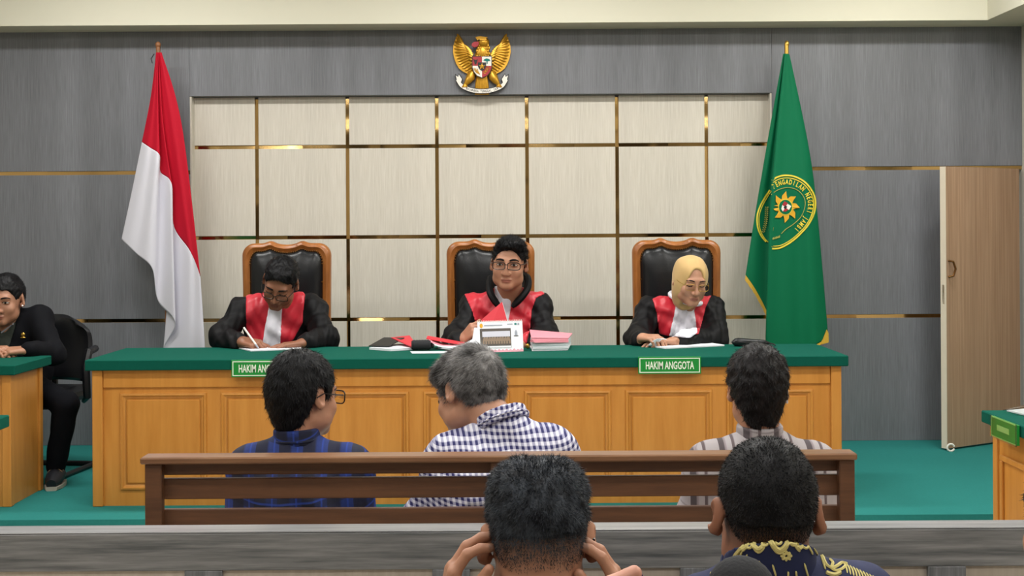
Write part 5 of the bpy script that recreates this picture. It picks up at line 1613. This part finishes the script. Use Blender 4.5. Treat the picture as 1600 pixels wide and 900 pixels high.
G().tube([pa*0.2+pb*0.8, pa*0.05+pb*0.95, pb], [0.0055, 0.004, 0.001], 8).build('tip', 'print_grey', pen, True)
G().tube([at(377.5, 520, 7.08), at(379.5, 515, 7.08), at(380, 520, 7.08), at(379.5, 527, 7.08), at(377.5, 525, 7.08)], 0.003, 6, True).build('watch', 'white', J1, True)

# --- middle judge, looking at the room
H = Head(at(795.5, 412, 7.28), rotm(-7, 3, 3), 1.24)
nb = at(796, 458, 7.40); sL, sR = at(740, 481, 7.43), at(843, 481, 7.43)
eL, eR = at(712, 530, 7.26), at(852, 530, 7.27); wL, wR = at(724, 534, 7.05), at(815, 540, 7.02)
hl = hand_prims(wL+A([-0.005, 0.01, 0.004]), (0.55, -0.5, 0.62), (0.5, 0.5, -0.25), (0.2, 0.3, 0.95), (0.85, 0.9, 0.95, 1.0), 1.12, (0.5, 0.8, 0.5), 0.3, fore=eL+(wL-eL)*0.6)
hr = hand_prims(wR, (-0.8, -0.4, 0.0), (0, 0, -1), (-0.2, 0.8, 0.3), (0.4, 0.4, 0.4, 0.4), 1.1, fore=eR+(wR-eR)*0.6)
J2 = judge(793, 'judge in black and red robe with glasses, facing the room behind the calendar', H, nb, sL, sR, (eL, eR), (wL, wR), (hl, hr),
      [(724, 457), (745, 447), (768, 439), (800, 436), (822, 438), (840, 447), (852, 459), (838, 466), (831, 485), (829, 512), (820, 550), (752, 550), (745, 512), (737, 485)],
      [(772, 447), (801, 447), (799, 475), (793, 512), (782, 512), (774, 478)], skinmat='skin_mid', slim=1.06)
hair_part(J2, H, std_hair(H, 0.006)+[H.e((0.008, -0.018, 0.084), (0.064, 0.072, 0.038)), H.e((0.022, -0.055, 0.092), (0.044, 0.030, 0.021))], [(-0.12, 0.082), (-0.082, 0.078), (-0.066, 0.066), (-0.054, 0.036), (-0.036, 0.004), (-0.012, 0.0), (-0.004, 0.030), (0.03, 0.034), (0.036, -0.01), (0.06, -0.05), (0.12, -0.062)], 9000, 0.020, 0.5, 'hair_black', flow=(0.5, 0.6, 0.5), noise=0.004)
face_parts(J2, None, H, 'open', 0.0045)
glasses(J2, H, 0.029, 0.0165, 0.0021)
col_pts = [H.c+A([0, 0, 0])]*0
nk = at(793, 452, 7.39)
ringp = []
for a in np.linspace(-0.62*PI, 1.62*PI, 30):
    r_ = 0.098; ringp.append(nk+A([r_*math.cos(a), 0.085*math.sin(a)-0.012*0, 0.010+0.036*math.sin(a)]))
ringp = [nk+A([0.094*math.sin(a), 0.015-0.098*math.cos(a), 0.012-0.045*math.cos(a)]) for a in np.linspace(0.28, 2*PI-0.28, 30)]
for pts_ in (((792, 436, 7.50), (768, 434, 7.44), (765, 449, 7.34), (768, 462, 7.29), (780, 480, 7.28)), ((798, 436, 7.50), (822, 432, 7.44), (825, 447, 7.34), (818, 461, 7.29), (800, 480, 7.28))):
    G().tube(catmull([at(*p_) for p_ in pts_], 16), [0.012]+[0.021]*13+[0.018, 0.010], 8).build('standing_collar', 'robe', J2, True)
G().tube([p+A([0, 0.005, 0.0]) for p in [at(735+2.4*math.cos(t), 519+2.6*math.sin(t), 6.985) for t in np.linspace(0, 2*PI, 12, endpoint=False)]], 0.0016, 5, True).build('ring', 'brass', J2, True) if False else None

# --- right judge in a headscarf
H = Head(at(1079, 438, 7.22), rotm(12, 16, 4), 1.12)
nb = at(1073, 474, 7.36); sL, sR = at(1013, 486, 7.40), at(1114, 484, 7.40)
eL, eR = at(998, 530, 7.25), at(1117, 530, 7.24); wL, wR = at(1000, 532, 7.07), at(1052, 537.5, 7.04)
hl = hand_prims(wL+A([0.006, -0.01, 0.016]), (0.6, -0.7, 0.05), (0.3, 0.0, -1), (0.7, 0.7, 0.1), (0.5, 0.6, 0.65, 0.7), 1.05, (0.6, 0.7, 0.3), 0.3, fore=eL+(wL-eL)*0.6)
hr = hand_prims(wR+A([0, 0, 0.012]), (-0.95, -0.25, 0.05), (0, -0.1, -1), (-0.15, 0.9, 0.2), (0.25, 0.25, 0.3, 0.35), 1.05, (0.6, 0.75, 0.2), 0.3, fore=eR+(wR-eR)*0.6)
J3 = judge(1068, 'judge in beige headscarf and glasses with black and red robe, looking down at papers', H, nb, sL, sR, (eL, eR), (wL, wR), (hl, hr),
      [(1019, 467), (1036, 459), (1052, 455), (1098, 452), (1113, 459), (1103, 480), (1097, 505), (1092, 522), (1046, 526), (1030, 522), (1026, 490)],
      [(1058, 466), (1082, 466), (1086, 492), (1090, 520), (1078, 528), (1045, 526), (1053, 492)], skinmat='skin_light', slim=0.94, jab_pleat=0.003, w_=0.19)
face_parts(J3, None, H, 'down', 0.0026)
glasses(J3, H, 0.027, 0.0165, 0.0011, 'brass', drop=-0.003)
pr = [H.e((0, 0.018, 0.026), (0.087, 0.108, 0.098)), H.e((0, 0.005, -0.045), (0.078, 0.078, 0.078)), H.k((0, 0.03, -0.06), (0, 0.035, -0.10), 0.066, 0.068)]
f = make(pr, 0.0045, 0.04)
f.cut(H.e((0, -0.130, -0.040), (0.066, 0.105, 0.105)), 0.006)
f.cut(H.e((0, -0.12, 0.030), (0.044, 0.085, 0.062)), 0.012)
f.cut(H.e((0, -0.085, -0.135), (0.075, 0.085, 0.045)), 0.012)
wrinkle(f, 0.003, 1.6)
V, Q = f.mesh(); mesh_obj('headscarf', V, Q, 'hijab', J3, True)
nk = at(1071, 465, 7.33)
G().tube([nk+A([0.088*math.sin(a), 0.0-0.088*math.cos(a), -0.004-0.022*math.cos(a)-0.022*math.sin(a)]) for a in np.linspace(0, 2*PI, 28, endpoint=False)], 0.013, 8, True).build('white_collar', 'jabot', J3, True)

# ================================================================ CLERK at the left desk
H = Head(at(8, 468, 7.18), rotm(1, 8, 2), 1.16)
nb = at(10, 508, 7.26); sL, sR = at(-48, 506, 7.30), at(60, 500, 7.30)
eL, eR = at(-75, 560, 7.14), at(84, 553, 7.14); CT = ORG[ld.name][2]
ctop = at(25, 571, 6.45)[2]
wL = at(-20, 549, 6.93); wR = at(44, 549, 6.93); wL[2] = wR[2] = ctop+0.035
hipC = A([at(25, 600, 7.36)[0], 7.36, PLAT_Z+0.62])
CL = thing('person', (hipC[0], 7.36, PLAT_Z), 'man in black suit with lapel pin seated at the left clerk desk', 'person')
hr = hand_prims(wR, (-0.9, -0.35, -0.02), (-0.1, 0.2, -1), (-0.2, 0.8, 0.4), (0.55, 0.6, 0.6, 0.6), 1.12, (0.6, 0.75, 0.2), 0.3, fore=eR+(wR-eR)*0.6)
hl = hand_prims(wL, (0.9, -0.35, 0.05), (0.1, 0.2, -1), (0.2, 0.8, 0.4), (0.5, 0.5, 0.5, 0.5), 1.12, (0.6, 0.75, 0.2), 0.3, fore=eL+(wL-eL)*0.6)
core = [(cone(nb, hipC, 0.06, 0.09), 0.02)]
for s_, e_, w0 in ((sL, eL, wL), (sR, eR, wR)):
    core += [(cone(nb, s_, 0.04, 0.04), 0.02), (cone(s_, e_, 0.04, 0.036), 0.02), (cone(e_, w0, 0.036, 0.026), 0.02)]
skin(CL, [head_field(H, nb+A([0, 0, -0.03]), 0.0038).mesh(), make(core, 0.012).mesh(), make(hr, 0.0038, 0.006).mesh(), make(hl, 0.0038, 0.006).mesh()], H, 'skin_mid',
     lambda q: 0.35*np.exp(-((q[:, 2]+0.052)/0.008)**2)*(np.abs(q[:, 0]) < 0.028)*(q[:, 1] < -0.08)+0.3*np.exp(-((q[:, 2]+0.098)/0.012)**2)*(np.abs(q[:, 0]) < 0.02)*(q[:, 1] < -0.07))
hair_part(CL, H, std_hair(H, 0.009), MEN_LINE, 4000, 0.010, 0.7, 'hair_black')
face_parts(CL, None, H, 'open', 0.0036)
pr = torso_prims(nb, sL, sR, hipC, 0.205, 0.14, 0.070)
for s_, e_, w0 in ((sL, eL, wL), (sR, eR, wR)):
    pr += [(cone(s_, e_, 0.072, 0.062), 0.04), (cone(e_, e_+(w0-e_)*0.97, 0.062, 0.046), 0.03)]
f = make(pr, 0.0075, 0.03); wrinkle(f, 0.0055)
inner = f.copy()
px = CX + (f.ax[0][:, None, None]*CR + (CAMZ-f.ax[2][None, None, :])*SR)*F_PX/f.ax[1][None, :, None]
py = HY + (-f.ax[0][:, None, None]*SR + (CAMZ-f.ax[2][None, None, :])*CR)*F_PX/f.ax[1][None, :, None]
yy = f.ax[1][None, :, None]+0*f.ax[0][:, None, None]+0*f.ax[2][None, None, :]
vee = polyd([(-8, 490), (26, 490), (24, 508), (13, 545), (4, 552), (-10, 530)], px, py)/275
cut_ = np.maximum(vee, yy-7.26)
f.V = np.maximum(f.V, -np.maximum(cut_, -(f.V+0.012))).astype(np.float32)
V, Q = f.mesh(); mesh_obj('jacket', V, Q, 'suit', CL, True)
inner.V = np.maximum(np.maximum(inner.V+0.004, vee-0.01), yy-7.28).astype(np.float32)
V, Q = inner.mesh(); mesh_obj('shirt', V, Q, 'tie', CL, True)
pn = at(36, 523, 7.12)
bv = BVHTree.FromPolygons([Vector(v) for v in V], [tuple(int(i) for i in q) for q in Q])
pin = at(36, 523, 7.10)
jk = [c for c in CL.children if c.name.startswith('jacket')][0]
def snap_px(ob, px_, py_, lift=0.003):
    me = ob.data; o_ = ORG[ob.name]
    if ob.name not in SNAP:
        SNAP[ob.name] = BVHTree.FromPolygons([v.co.copy() for v in me.vertices], [tuple(p.vertices) for p in me.polygons])
    d = nrm(at(px_, py_, 1.0)-A([0, 0, CAMZ])); s_ = A([0, 0, CAMZ])-o_
    h_ = SNAP[ob.name].ray_cast(Vector(s_), Vector(d))
    if h_[0] is None: return None
    return A(h_[0])+o_+A(h_[1])*lift
SNAP = {}
pin = snap_px(jk, 36, 523, 0.004)
if pin is not None:
    lp = G().ball(pin, (0.012, 0.006, 0.014), None, 10, 6).ball(pin+A([0, -0.002, -0.016]), (0.016, 0.005, 0.005), None, 8, 5).build('lapel_pin', 'brass', CL, True)
for (x0, y0, x1, y1) in ((22, 498, 20, 508), (2, 520, 18, 508)):
    a, b = snap_px([c for c in CL.children if c.name.startswith('shirt')][0], x0, y0, 0.004), snap_px([c for c in CL.children if c.name.startswith('shirt')][0], x1, y1, 0.004)
    if a is not None and b is not None: G().tube([a, b], 0.004, 6).build('collar_edge', 'print_grey', CL, True)
tagp = H.p(0.083, -0.002, -0.028)
G().ball(tagp, 0.0055).build('earpiece', 'earpiece', CL, True)
knR = at(104, 632, 7.02); anR = plane_at(83, 752, PLAT_Z)+A([0, 0.02, 0.10])
anR = at(88, 738, 7.04); anR[2] = PLAT_Z+0.11
knL = knR+A([-0.3, 0.02, 0]); anL = anR+A([-0.22, 0, 0])
legs(CL, hipC+A([0.03, 0, -0.03]), (0.3, -1, 0), 0.4, 0, PLAT_Z, knees=[knL, knR], ankles=[anL, anR], h=0.010, shoes=False)
for an in (anL, anR):
    fw = nrm(A([0.18, -1, 0])); zf = PLAT_Z
    pth = [an*A([1, 1, 0])+A([0, 0, zf+0.055])-fw*0.06, an*A([1, 1, 0])+A([0, 0, zf+0.06])+fw*0.0, an*A([1, 1, 0])+A([0, 0, zf+0.045])+fw*0.09, an*A([1, 1, 0])+A([0, 0, zf+0.035])+fw*0.16]
    g_ = G(); g_.tube(pth, [0.042, 0.050, 0.046, 0.026], 14); g_.v = [(x, y, max(z, zf+0.02)) for x, y, z in g_.v]
    so = g_.build('shoe', 'shoe', CL, True)
    g_ = G(); g_.tube([p*A([1, 1, 0])+A([0, 0, zf+0.012]) for p in pth], [0.046, 0.053, 0.049, 0.03], 14); g_.v = [(x, y, min(max(z, zf), zf+0.022)) for x, y, z in g_.v]
    g_.build('sole', 'sole', so)
    for k in range(4):
        c = pth[1]*(1-k/4)+pth[2]*(k/4); r_ = 0.052-0.003*k
        sdv = np.cross(fw, A([0, 0, 1]))
        G().tube([c+sdv*r_*math.cos(t)+A([0, 0, r_*math.sin(t)]) for t in np.linspace(0.6, PI-0.6, 7)], 0.004, 5).build('lace', 'lace', so, True)

# ================================================================ MEN ON THE BENCH (seen from behind)
def back_man(cx, Y, label, H, nb, sL, sR, elbows, wrists, shirt, uvf, skinmat, w_=0.19, dep=0.125, hip=None, h=0.0075, hands=True, face=True, sr=0.062, collar=0.07, wr=0.004, zf=0.0, seat=0.44, stub=None, head_h=0.0038, fists=(0.5, 0.5, 0.5, 0.5), knee_d=0.44, sleeve=0.9, coll_len=0.045, hand_list=None, nhead=0.056, arm_r=0.056, cax=None, ear=0.0, cpl=None):
    X = nb[0]
    hip = A([X, Y, seat+0.10]) if hip is None else hip
    root = thing('person', (hip[0], hip[1], zf), label, 'person')
    ms = [head_field(H, nb+A([0, 0, -0.03]), head_h, nhead, face=face, ear=ear).mesh()]
    core = [(cone(nb, hip, 0.055, 0.085), 0.02)]
    for s_, e_, w0 in ((sL, elbows[0], wrists[0]), (sR, elbows[1], wrists[1])):
        core += [(cone(nb, s_, 0.035, 0.035), 0.02), (cone(s_, e_, 0.036, 0.034), 0.02), (cone(e_, w0, 0.034, 0.024), 0.02)]
    ms.append(make(core, 0.012).mesh())
    if hand_list is None:
        for s, e_, w0 in ((-1, elbows[0], wrists[0]), (1, elbows[1], wrists[1])):
            ms.append(make(hand_prims(w0, nrm(w0-e_)+A([-s*0.4, 0, 0]), (0, -0.1, -1), (-s, 0.3, 0), fists, 1.0, fore=e_+(w0-e_)*0.6), 0.005, 0.006).mesh())
    else:
        for hp in hand_list: ms.append(make(hp, 0.0032, 0.006).mesh())
    skin(root, ms, H, skinmat, stub)
    pr = torso_prims(nb, sL, sR, hip, w_, dep, sr)
    for s_, e_, w0 in ((sL, elbows[0], wrists[0]), (sR, elbows[1], wrists[1])):
        pr += [(cone(s_, e_, sr, arm_r), 0.035), (cone(e_, e_+(w0-e_)*sleeve, arm_r, arm_r*0.8), 0.03)]
    f = make(pr, h, 0.03); wrinkle(f, wr); wrinkle(f, wr*0.5, 2.0)
    V, Q = f.mesh()
    o = mesh_obj('shirt', V, Q, shirt, root, True)
    if uvf: set_uv(o, uvf(V))
    if collar:
        ax = nrm(H.p(0, 0.03, -0.05)-nb) if cax is None else nrm(cax); top = nb+ax*coll_len
        prc = [cone(nb-ax*0.03, top+ax*0.06, collar*1.06, collar*0.94)]
        fc = make(prc, 0.005, 0.01)
        bot = nb-ax*0.004
        fc.clip(lambda x, y, z: -((x-bot[0])*ax[0]+(y-bot[1])*ax[1]+(z-bot[2])*ax[2]))
        pn_ = ax if cpl is None else nrm(cpl)
        fc.clip(lambda x, y, z: ((x-top[0])*pn_[0]+(y-top[1])*pn_[1]+(z-top[2])*pn_[2]))
        # open at the throat, seam step at the fold
        V2, Q2 = fc.mesh(); c_ = mesh_obj('collar', V2, Q2, shirt, root, True)
        if uvf: set_uv(c_, uvf(V2)*1.0+0.011)
        g_ = G(); t1 = np.cross(ax, [1, 0, 0]); t1 = nrm(t1); t2 = np.cross(ax, t1)
        rb_ = [nb+ax*(coll_len*0.25)+(t1*math.cos(a)+t2*math.sin(a))*(collar*1.035) for a in np.linspace(0, 2*PI, 36, endpoint=False)]
        g_.tube(rb_, 0.0035, 6, True); sm = g_.build('collar_seam', shirt, c_, True)
        if uvf:
            VV = A([v.co[:] for v in sm.data.vertices]) + ORG[sm.name]; set_uv(sm, uvf(VV))
    legs(root, hip+A([0, 0.02, -0.02]), (0, 1, 0), knee_d, seat+0.06, zf, 0.12, 0.014)
    return root, o

# blue plaid shirt
H = Head(at(476, 617, 3.93), rotm(142, 6, 0), 1.06)
nb = at(464, 692, 3.90)
B1, sh1 = back_man(465, 3.84, 'man in dark blue plaid shirt and glasses on bench, black hair, face turned right', H, nb, at(392, 734, 3.88), at(549, 734, 3.88),
    (at(378, 838, 3.86), at(560, 838, 3.86)), (at(420, 880, 4.1), at(520, 880, 4.1)), 'blue_plaid',
    lambda V: np.c_[V[:, 0]+0.06*V[:, 2], V[:, 2]-0.4*V[:, 1]-0.06*V[:, 0]], 'skin_mid', w_=0.185, nhead=0.054)
hair_part(B1, H, std_hair(H, 0.014)+[H.e((0, 0.058, -0.045), (0.060, 0.042, 0.07)), H.e((0, 0.04, 0.075), (0.065, 0.07, 0.05))],
    [(-0.12, 0.075), (-0.075, 0.066), (-0.05, 0.03), (-0.034, -0.008), (-0.014, -0.012), (-0.004, 0.03), (0.03, 0.03), (0.036, -0.055), (0.06, -0.105), (0.14, -0.112)], 12000, 0.018, 0.2, 'hair_black', noise=0.0018, jit=0.28)
glasses(B1, H, 0.029, 0.019, 0.0020)
face_parts(B1, None, H, 'open')

# gingham shirt, grey hair, head bowed to the left
H = Head(at(731, 612, 4.02), rotm(226, 24, -6), 1.10)
nb = at(787, 662, 3.92)
B2, sh2 = back_man(790, 3.86, 'grey haired man in navy and white gingham shirt on bench, head bowed', H, nb, at(706, 722, 3.92), at(862, 712, 3.88),
    (at(662, 812, 3.95), at(878, 840, 3.86)), (at(690, 880, 4.15), at(850, 880, 4.1)), 'gingham',
    lambda V: np.c_[V[:, 0]*0.98+0.12*V[:, 2]+0.1*V[:, 1], V[:, 2]-0.3*V[:, 1]-0.10*V[:, 0]], 'skin_light', w_=0.225, dep=0.15, sr=0.078, hip=A([at(785, 700, 3.86)[0], 3.84, 0.55]), wr=0.005, collar=0.080, coll_len=0.036, arm_r=0.062, nhead=0.058, cax=(-0.30, 0.38, 0.86))
hair_part(B2, H, std_hair(H, 0.013)+[H.e((0, -0.03, 0.075), (0.068, 0.07, 0.045)), H.e((0, -0.06, 0.07), (0.06, 0.045, 0.03))],
    [(-0.12, 0.045), (-0.082, 0.05), (-0.06, 0.045), (-0.046, 0.010), (-0.030, -0.022), (-0.012, -0.020), (-0.004, 0.026), (0.03, 0.028), (0.036, -0.02), (0.06, -0.058), (0.12, -0.068)], 22000, 0.026, 0.14, 'hair_grey', noise=0.0016, jit=0.22, blade=0.0008,
    flow=lambda B: nrm_rows(np.c_[-0.5*np.ones(len(B)), 0.3*np.ones(len(B)), -0.7*np.ones(len(B))]) if False else np.tile(A([-0.5, 0.35, -0.75]), (len(B), 1)))
face_parts(B2, None, H, 'down')

# grey checked shirt
H = Head(at(1183, 607, 3.93), rotm(178, 8, 1), 1.05)
nb = at(1187, 686, 3.90)
B3, sh3 = back_man(1185, 3.84, 'man in pale grey checked shirt on bench, dark thinning hair seen from behind', H, nb, at(1106, 730, 3.88), at(1272, 730, 3.88),
    (at(1080, 845, 3.86), at(1288, 845, 3.86)), (at(1130, 890, 4.1), at(1240, 890, 4.1)), 'grey_check',
    lambda V: np.c_[V[:, 0], V[:, 2]-0.4*V[:, 1]], 'skin_mid', w_=0.205, dep=0.135, nhead=0.054, arm_r=0.062)
hair_part(B3, H, std_hair(H, 0.014)+[H.e((0, 0.058, -0.05), (0.060, 0.042, 0.075))],
    [(-0.12, 0.075), (-0.075, 0.066), (-0.05, 0.03), (-0.034, -0.008), (-0.014, -0.012), (0.0, -0.01), (0.02, -0.005), (0.036, -0.06), (0.06, -0.110), (0.14, -0.120)], 11000, 0.016, 0.2, 'hair_brownblack', noise=0.0035,
    dens=lambda C: np.where(((C-H.p(0, 0.05, 0.118))**2).sum(1) < 0.03**2, 0.4, 1.0))
ep_ = H.p(-0.085, 0.0, -0.012)
G().ball(ep_, (0.006, 0.009, 0.009)).tube([ep_, ep_+A([0.002, 0.004, -0.035])], 0.0035, 6).build('earpiece', 'earpiece', B3, True)

# ================================================================ AUDIENCE in the foreground
# man adjusting his spectacles
H = Head(at(841, 842, 2.02), rotm(180, 10, 1), 1.02)
nb = at(841, 965, 1.97)
wl, wr2 = at(696, 978, 1.99), at(972, 984, 1.99)
el_, er_ = at(640, 1250, 2.02), at(1040, 1250, 2.02)
hL = hand_prims(wl, (0.14, 0.02, 1), (0.95, 0.1, 0), (0.1, -1, 0.1), (0.52, 0.46, 0.5, 0.55), 1.0, (0.45, 0.85, 0.5), 0.2, fore=wl+(el_-wl)*0.4)
hR = hand_prims(wr2, (-0.14, 0.02, 1), (-0.95, 0.1, 0), (-0.1, -1, 0.1), (0.42, 0.46, 0.5, 0.55), 1.0, (0.45, 0.85, 0.5), 0.2, fore=wr2+(er_-wr2)*0.4)
fade = lambda q: np.clip(0.92*np.clip((q[:, 2]+0.034)/0.05, 0, 1), 0, 1)*0.97*((q[:, 1] > -0.045) | (q[:, 2] > 0.05))*(np.abs(q[:, 0]) < 0.0745)
N1, _s = back_man(841, 1.98, 'man with short cropped hair holding his glasses with both hands, foreground', H, nb, at(690, 1075, 1.97), at(992, 1075, 1.97), (el_, er_), (wl, wr2), 'suit', None, 'skin_mid', hand_list=[hL, hR], collar=0.0,
    stub=fade, sleeve=0.55, head_h=0.003, hip=A([at(841, 900, 1.98)[0], 1.9, 0.55]), nhead=0.060, ear=0.004)
lc = H
hair_part(N1, H, [H.e((0, 0.020, 0.036), (0.0785, 0.098, 0.086)), H.e((0.03, 0.01, 0.080), (0.044, 0.075, 0.042)), H.e((-0.03, 0.01, 0.080), (0.044, 0.075, 0.042))],
    [(-0.12, 0.075), (-0.075, 0.066), (-0.05, 0.035), (-0.03, 0.022), (0.0, 0.040), (0.04, 0.028), (0.07, 0.012), (0.12, 0.006)], 30000, 0.009, 0.6, 'hair_soft', h=0.0038, blade=0.0006, noise=0.0022, jit=0.5)
glasses(N1, H, 0.029, 0.018, 0.0022)
# sparse clipped hairs over the fade
def fade_hairs(root, H, n, zlo, zhi, mat):
    f = make([H.e((0, 0.018, 0.030), (0.0760, 0.0945, 0.0845)), H.e((0, 0.05, -0.01), (0.062, 0.055, 0.06))], 0.005, 0.02)
    V, Q = f.mesh()
    def dn(C):
        q = H.loc(C); return np.clip((q[:, 2]-zlo)/(zhi-zlo), 0, 1)*(q[:, 2] < zhi+0.02)*(q[:, 1] > -0.03)+1e-9
    P, T = blades(V, Q, n, 0.0045, 0.0005, (0, 0, -1), 0.6, dn, 0.4)
    o = mesh_obj('clipped_hair', P, T, mat, root, True); o['kind'] = 'stuff'
fade_hairs(N1, H, 16000, -0.045, 0.025, 'hair_soft')

# man in batik shirt
H = Head(at(1197, 800, 2.12), rotm(179, 7, 0), 1.0)
nb = at(1202, 890, 2.10)
N2, sh = back_man(1200, 2.1, 'man with round cropped head in navy and cream batik shirt, foreground right', H, nb, at(1076, 984, 2.10), at(1338, 952, 2.10),
    (at(1040, 1200, 2.1), at(1370, 1200, 2.1)), (at(1120, 1220, 2.4), at(1290, 1220, 2.4)), 'batik', None, 'skin_dark', collar=0.074, coll_len=0.034, cpl=(0, 0.40, 0.92), head_h=0.003,
    stub=lambda q: np.clip((q[:, 2]+0.055)/0.05, 0, 0.95)*((q[:, 1] > 0.0))*(np.abs(q[:, 0]) < 0.072), nhead=0.058, ear=0.006, wr=0.003, hip=A([at(1200, 900, 2.1)[0], 2.02, 0.55]))
hair_part(N2, H, [H.e((0, 0.020, 0.034), (0.0790, 0.098, 0.090)), H.e((0, 0.05, 0.0), (0.062, 0.064, 0.076))],
    [(-0.12, 0.075), (-0.075, 0.066), (-0.05, 0.035), (-0.03, 0.0), (-0.012, 0.0), (-0.004, 0.02), (0.03, 0.018), (0.04, 0.005), (0.07, -0.008), (0.12, -0.014)], 30000, 0.006, 0.7, 'hair_black', h=0.0038, blade=0.0006, noise=0.0012, jit=0.5)
fade_hairs(N2, H, 14000, -0.055, -0.005, 'hair_black')
# batik ornament: cream wax lines on the cloth
cl2 = [c for c in N2.children if c.name.startswith('collar')][0]
def batik_line(pts, r=0.0022, n=14, name='batik_line', obs=None):
    P = catmull(pts, n); out = []
    for x, y in P:
        best = None
        for ob in (obs or (sh, cl2)):
            h_ = snap_px(ob, x, y, 0.0012)
            if h_ is not None and (best is None or h_[1] < best[1]): best = h_
        if best is not None: out.append(best)
    if len(out) > 2: bat.tube(out, [r*0.45]+[r*0.85]*(len(out)-2)+[r*0.45], 5)
bat = G()
wave = [(1146, 874), (1152, 864), (1160, 856), (1167, 850), (1172, 845), (1178, 850), (1185, 857), (1192, 852), (1196, 844), (1202, 842), (1208, 850), (1214, 857), (1220, 858), (1227, 852), (1232, 844), (1239, 842), (1244, 850), (1249, 856), (1254, 850), (1259, 846)]
batik_line(wave, 0.0042, 60); batik_line([(x, y+5) for x, y in wave[2:-2]], 0.003, 50)
for c0, c1 in ((1171, 852), (1195, 848), (1240, 848), (1216, 846), (1258, 852)):
    batik_line([(c0+5*math.cos(a), c1+4*math.sin(a)) for a in np.linspace(0, 5.5, 8)], 0.0026, 14)
for k in range(8):
    a = k*PI/4; batik_line([(1228+2*math.cos(a), 868+2*math.sin(a)), (1228+5*math.cos(a), 868+4.5*math.sin(a)), (1228+9*math.cos(a), 868+8*math.sin(a))], 0.0032, 5)
for (x, y, l, sl) in ((1160, 862, 12, -0.5), (1168, 866, 14, -0.4), (1186, 876, 16, 0.35), (1207, 882, 18, 0.3), (1256, 880, 22, 0.28), (1262, 852, 14, 0.5), (1268, 852, 16, 0.6), (1243, 892, 14, 0.1), (1231, 893, 10, 0.0), (1275, 856, 18, 0.55), (1283, 870, 20, 0.3), (1146, 880, 16, -0.3), (1135, 890, 12, -0.3)):
    batik_line([(x, y), (x+sl*l*0.5, y+l*0.5), (x+sl*l, y+l)], 0.0019, 7)
batik_line([(1284, 866), (1287, 876), (1292, 884), (1300, 888), (1308, 885), (1316, 880), (1324, 882)], 0.0034, 22)
batik_line([(1296, 874), (1301, 880), (1299, 888), (1306, 892), (1315, 890), (1322, 884)], 0.003, 20)
batik_line([(1290, 894), (1297, 897), (1306, 898), (1314, 894)], 0.004, 16)
for k in range(12):
    x = 1318+5*k; y = 878+2.2*k; batik_line([(x, y+2), (x+4, y+9), (x+6, y+18)], 0.0016, 6)
batik_line([(1110, 897), (1115, 893), (1121, 896)], 0.002, 6); batik_line([(1122, 890), (1127, 896), (1126, 900)], 0.003, 6)
b_ = bat.build('batik_ornament', 'batik_cream', N2, True)

# neighbour at the right edge: only an ear reaches into the picture
H = Head(at(1682, 824, 2.12), rotm(180, 5, 0), 1.0)
nb = at(1682, 930, 2.10)
N3, _s = back_man(1682, 2.1, 'person at the right edge of the foreground, only an ear showing', H, nb, at(1560, 1010, 2.10), at(1810, 1010, 2.10), (at(1555, 1230, 2.1), at(1830, 1230, 2.1)), (at(1620, 1240, 2.4), at(1760, 1240, 2.4)), 'suit', None, 'skin_mid', collar=0.066,
    hip=A([at(1682, 900, 2.1)[0], 2.02, 0.55]), h=0.011, wr=0.003)
hair_part(N3, H, std_hair(H, 0.009), MEN_LINE, 2000, 0.01, 0.6, 'hair_black')

# reporter in the nearest row: raised thumb and a foam covered microphone
H = Head(A([0.14, 0.72, 0.98]), rotm(180, 15, 0), 0.98)
nb = A([0.14, 0.70, 0.83])
wl = at(820, 990, 1.22); wr4 = at(1225, 1120, 1.24)
el_ = A([-0.12, 0.86, 0.78]); er_ = A([0.40, 0.86, 0.78])
hL = hand_prims(wl, (-0.1, 0.95, -0.10), (0.35, 0.1, -1), (0.9, 0.05, 0.46), (0.8, 0.85, 0.9, 0.9), 1.0, (0.98, 0.12, -0.12), -0.05, fore=wl+(el_-wl)*0.4)
hR = hand_prims(wr4, (-0.12, 0.5, 0.8), (-0.7, 0.6, -0.3), (-0.5, -0.7, 0.5), (0.75, 0.8, 0.85, 0.9), 1.0, (0.5, 0.8, 0.4), 0.4, fore=wr4+(er_-wr4)*0.4)
N4, _s = back_man(0, 0.72, 'person in the nearest row, pink raised thumb showing at the bottom edge', H, nb, A([-0.04, 0.70, 0.76]), A([0.32, 0.70, 0.76]), (el_, er_), (wl, wr4), 'purple', None, 'skin_pink', hand_list=[hL, hR], collar=0.062,
    hip=A([0.14, 0.62, 0.42]), seat=0.32, h=0.010, wr=0.003, knee_d=0.4)
hair_part(N4, H, std_hair(H, 0.012), MEN_LINE, 2000, 0.012, 0.5, 'hair_black')
mc = at(1158, 923, 1.33)
mic = thing('microphone', at(1168, 990, 1.33), 'dark grey foam topped microphone held up in front of the batik shirt', 'microphone')
G().ball(mc, (0.036, 0.034, 0.036), None, 20, 12).build('foam_cover', 'foam', mic, True)
G().tube([mc+A([0, 0, -0.03]), mc+A([0.008, -0.02, -0.16])], [0.014, 0.011], 12).build('handle', 'blackmetal', mic, True)
ph = at(990, 925, 1.30)
pho = thing('phone', ph, 'dark purple phone corner under the pink thumb at bottom edge', 'phone')
a0 = at(958, 911, 1.30); a1 = at(1004, 898, 1.30)
G().prism([a0, a1, a1+A([0.03, 0, -0.1]), a0+A([0.03, 0, -0.1])], (0, 0.008, 0)).build('case', 'purple', pho)
G().prism([a0+A([0.002, 0.0082, -0.003]), a1+A([-0.002, 0.0082, -0.003]), a1+A([0.026, 0.0082, -0.095]), a0+A([0.03, 0.0082, -0.095])], (0, 0.001, 0)).build('screen', 'black', pho)
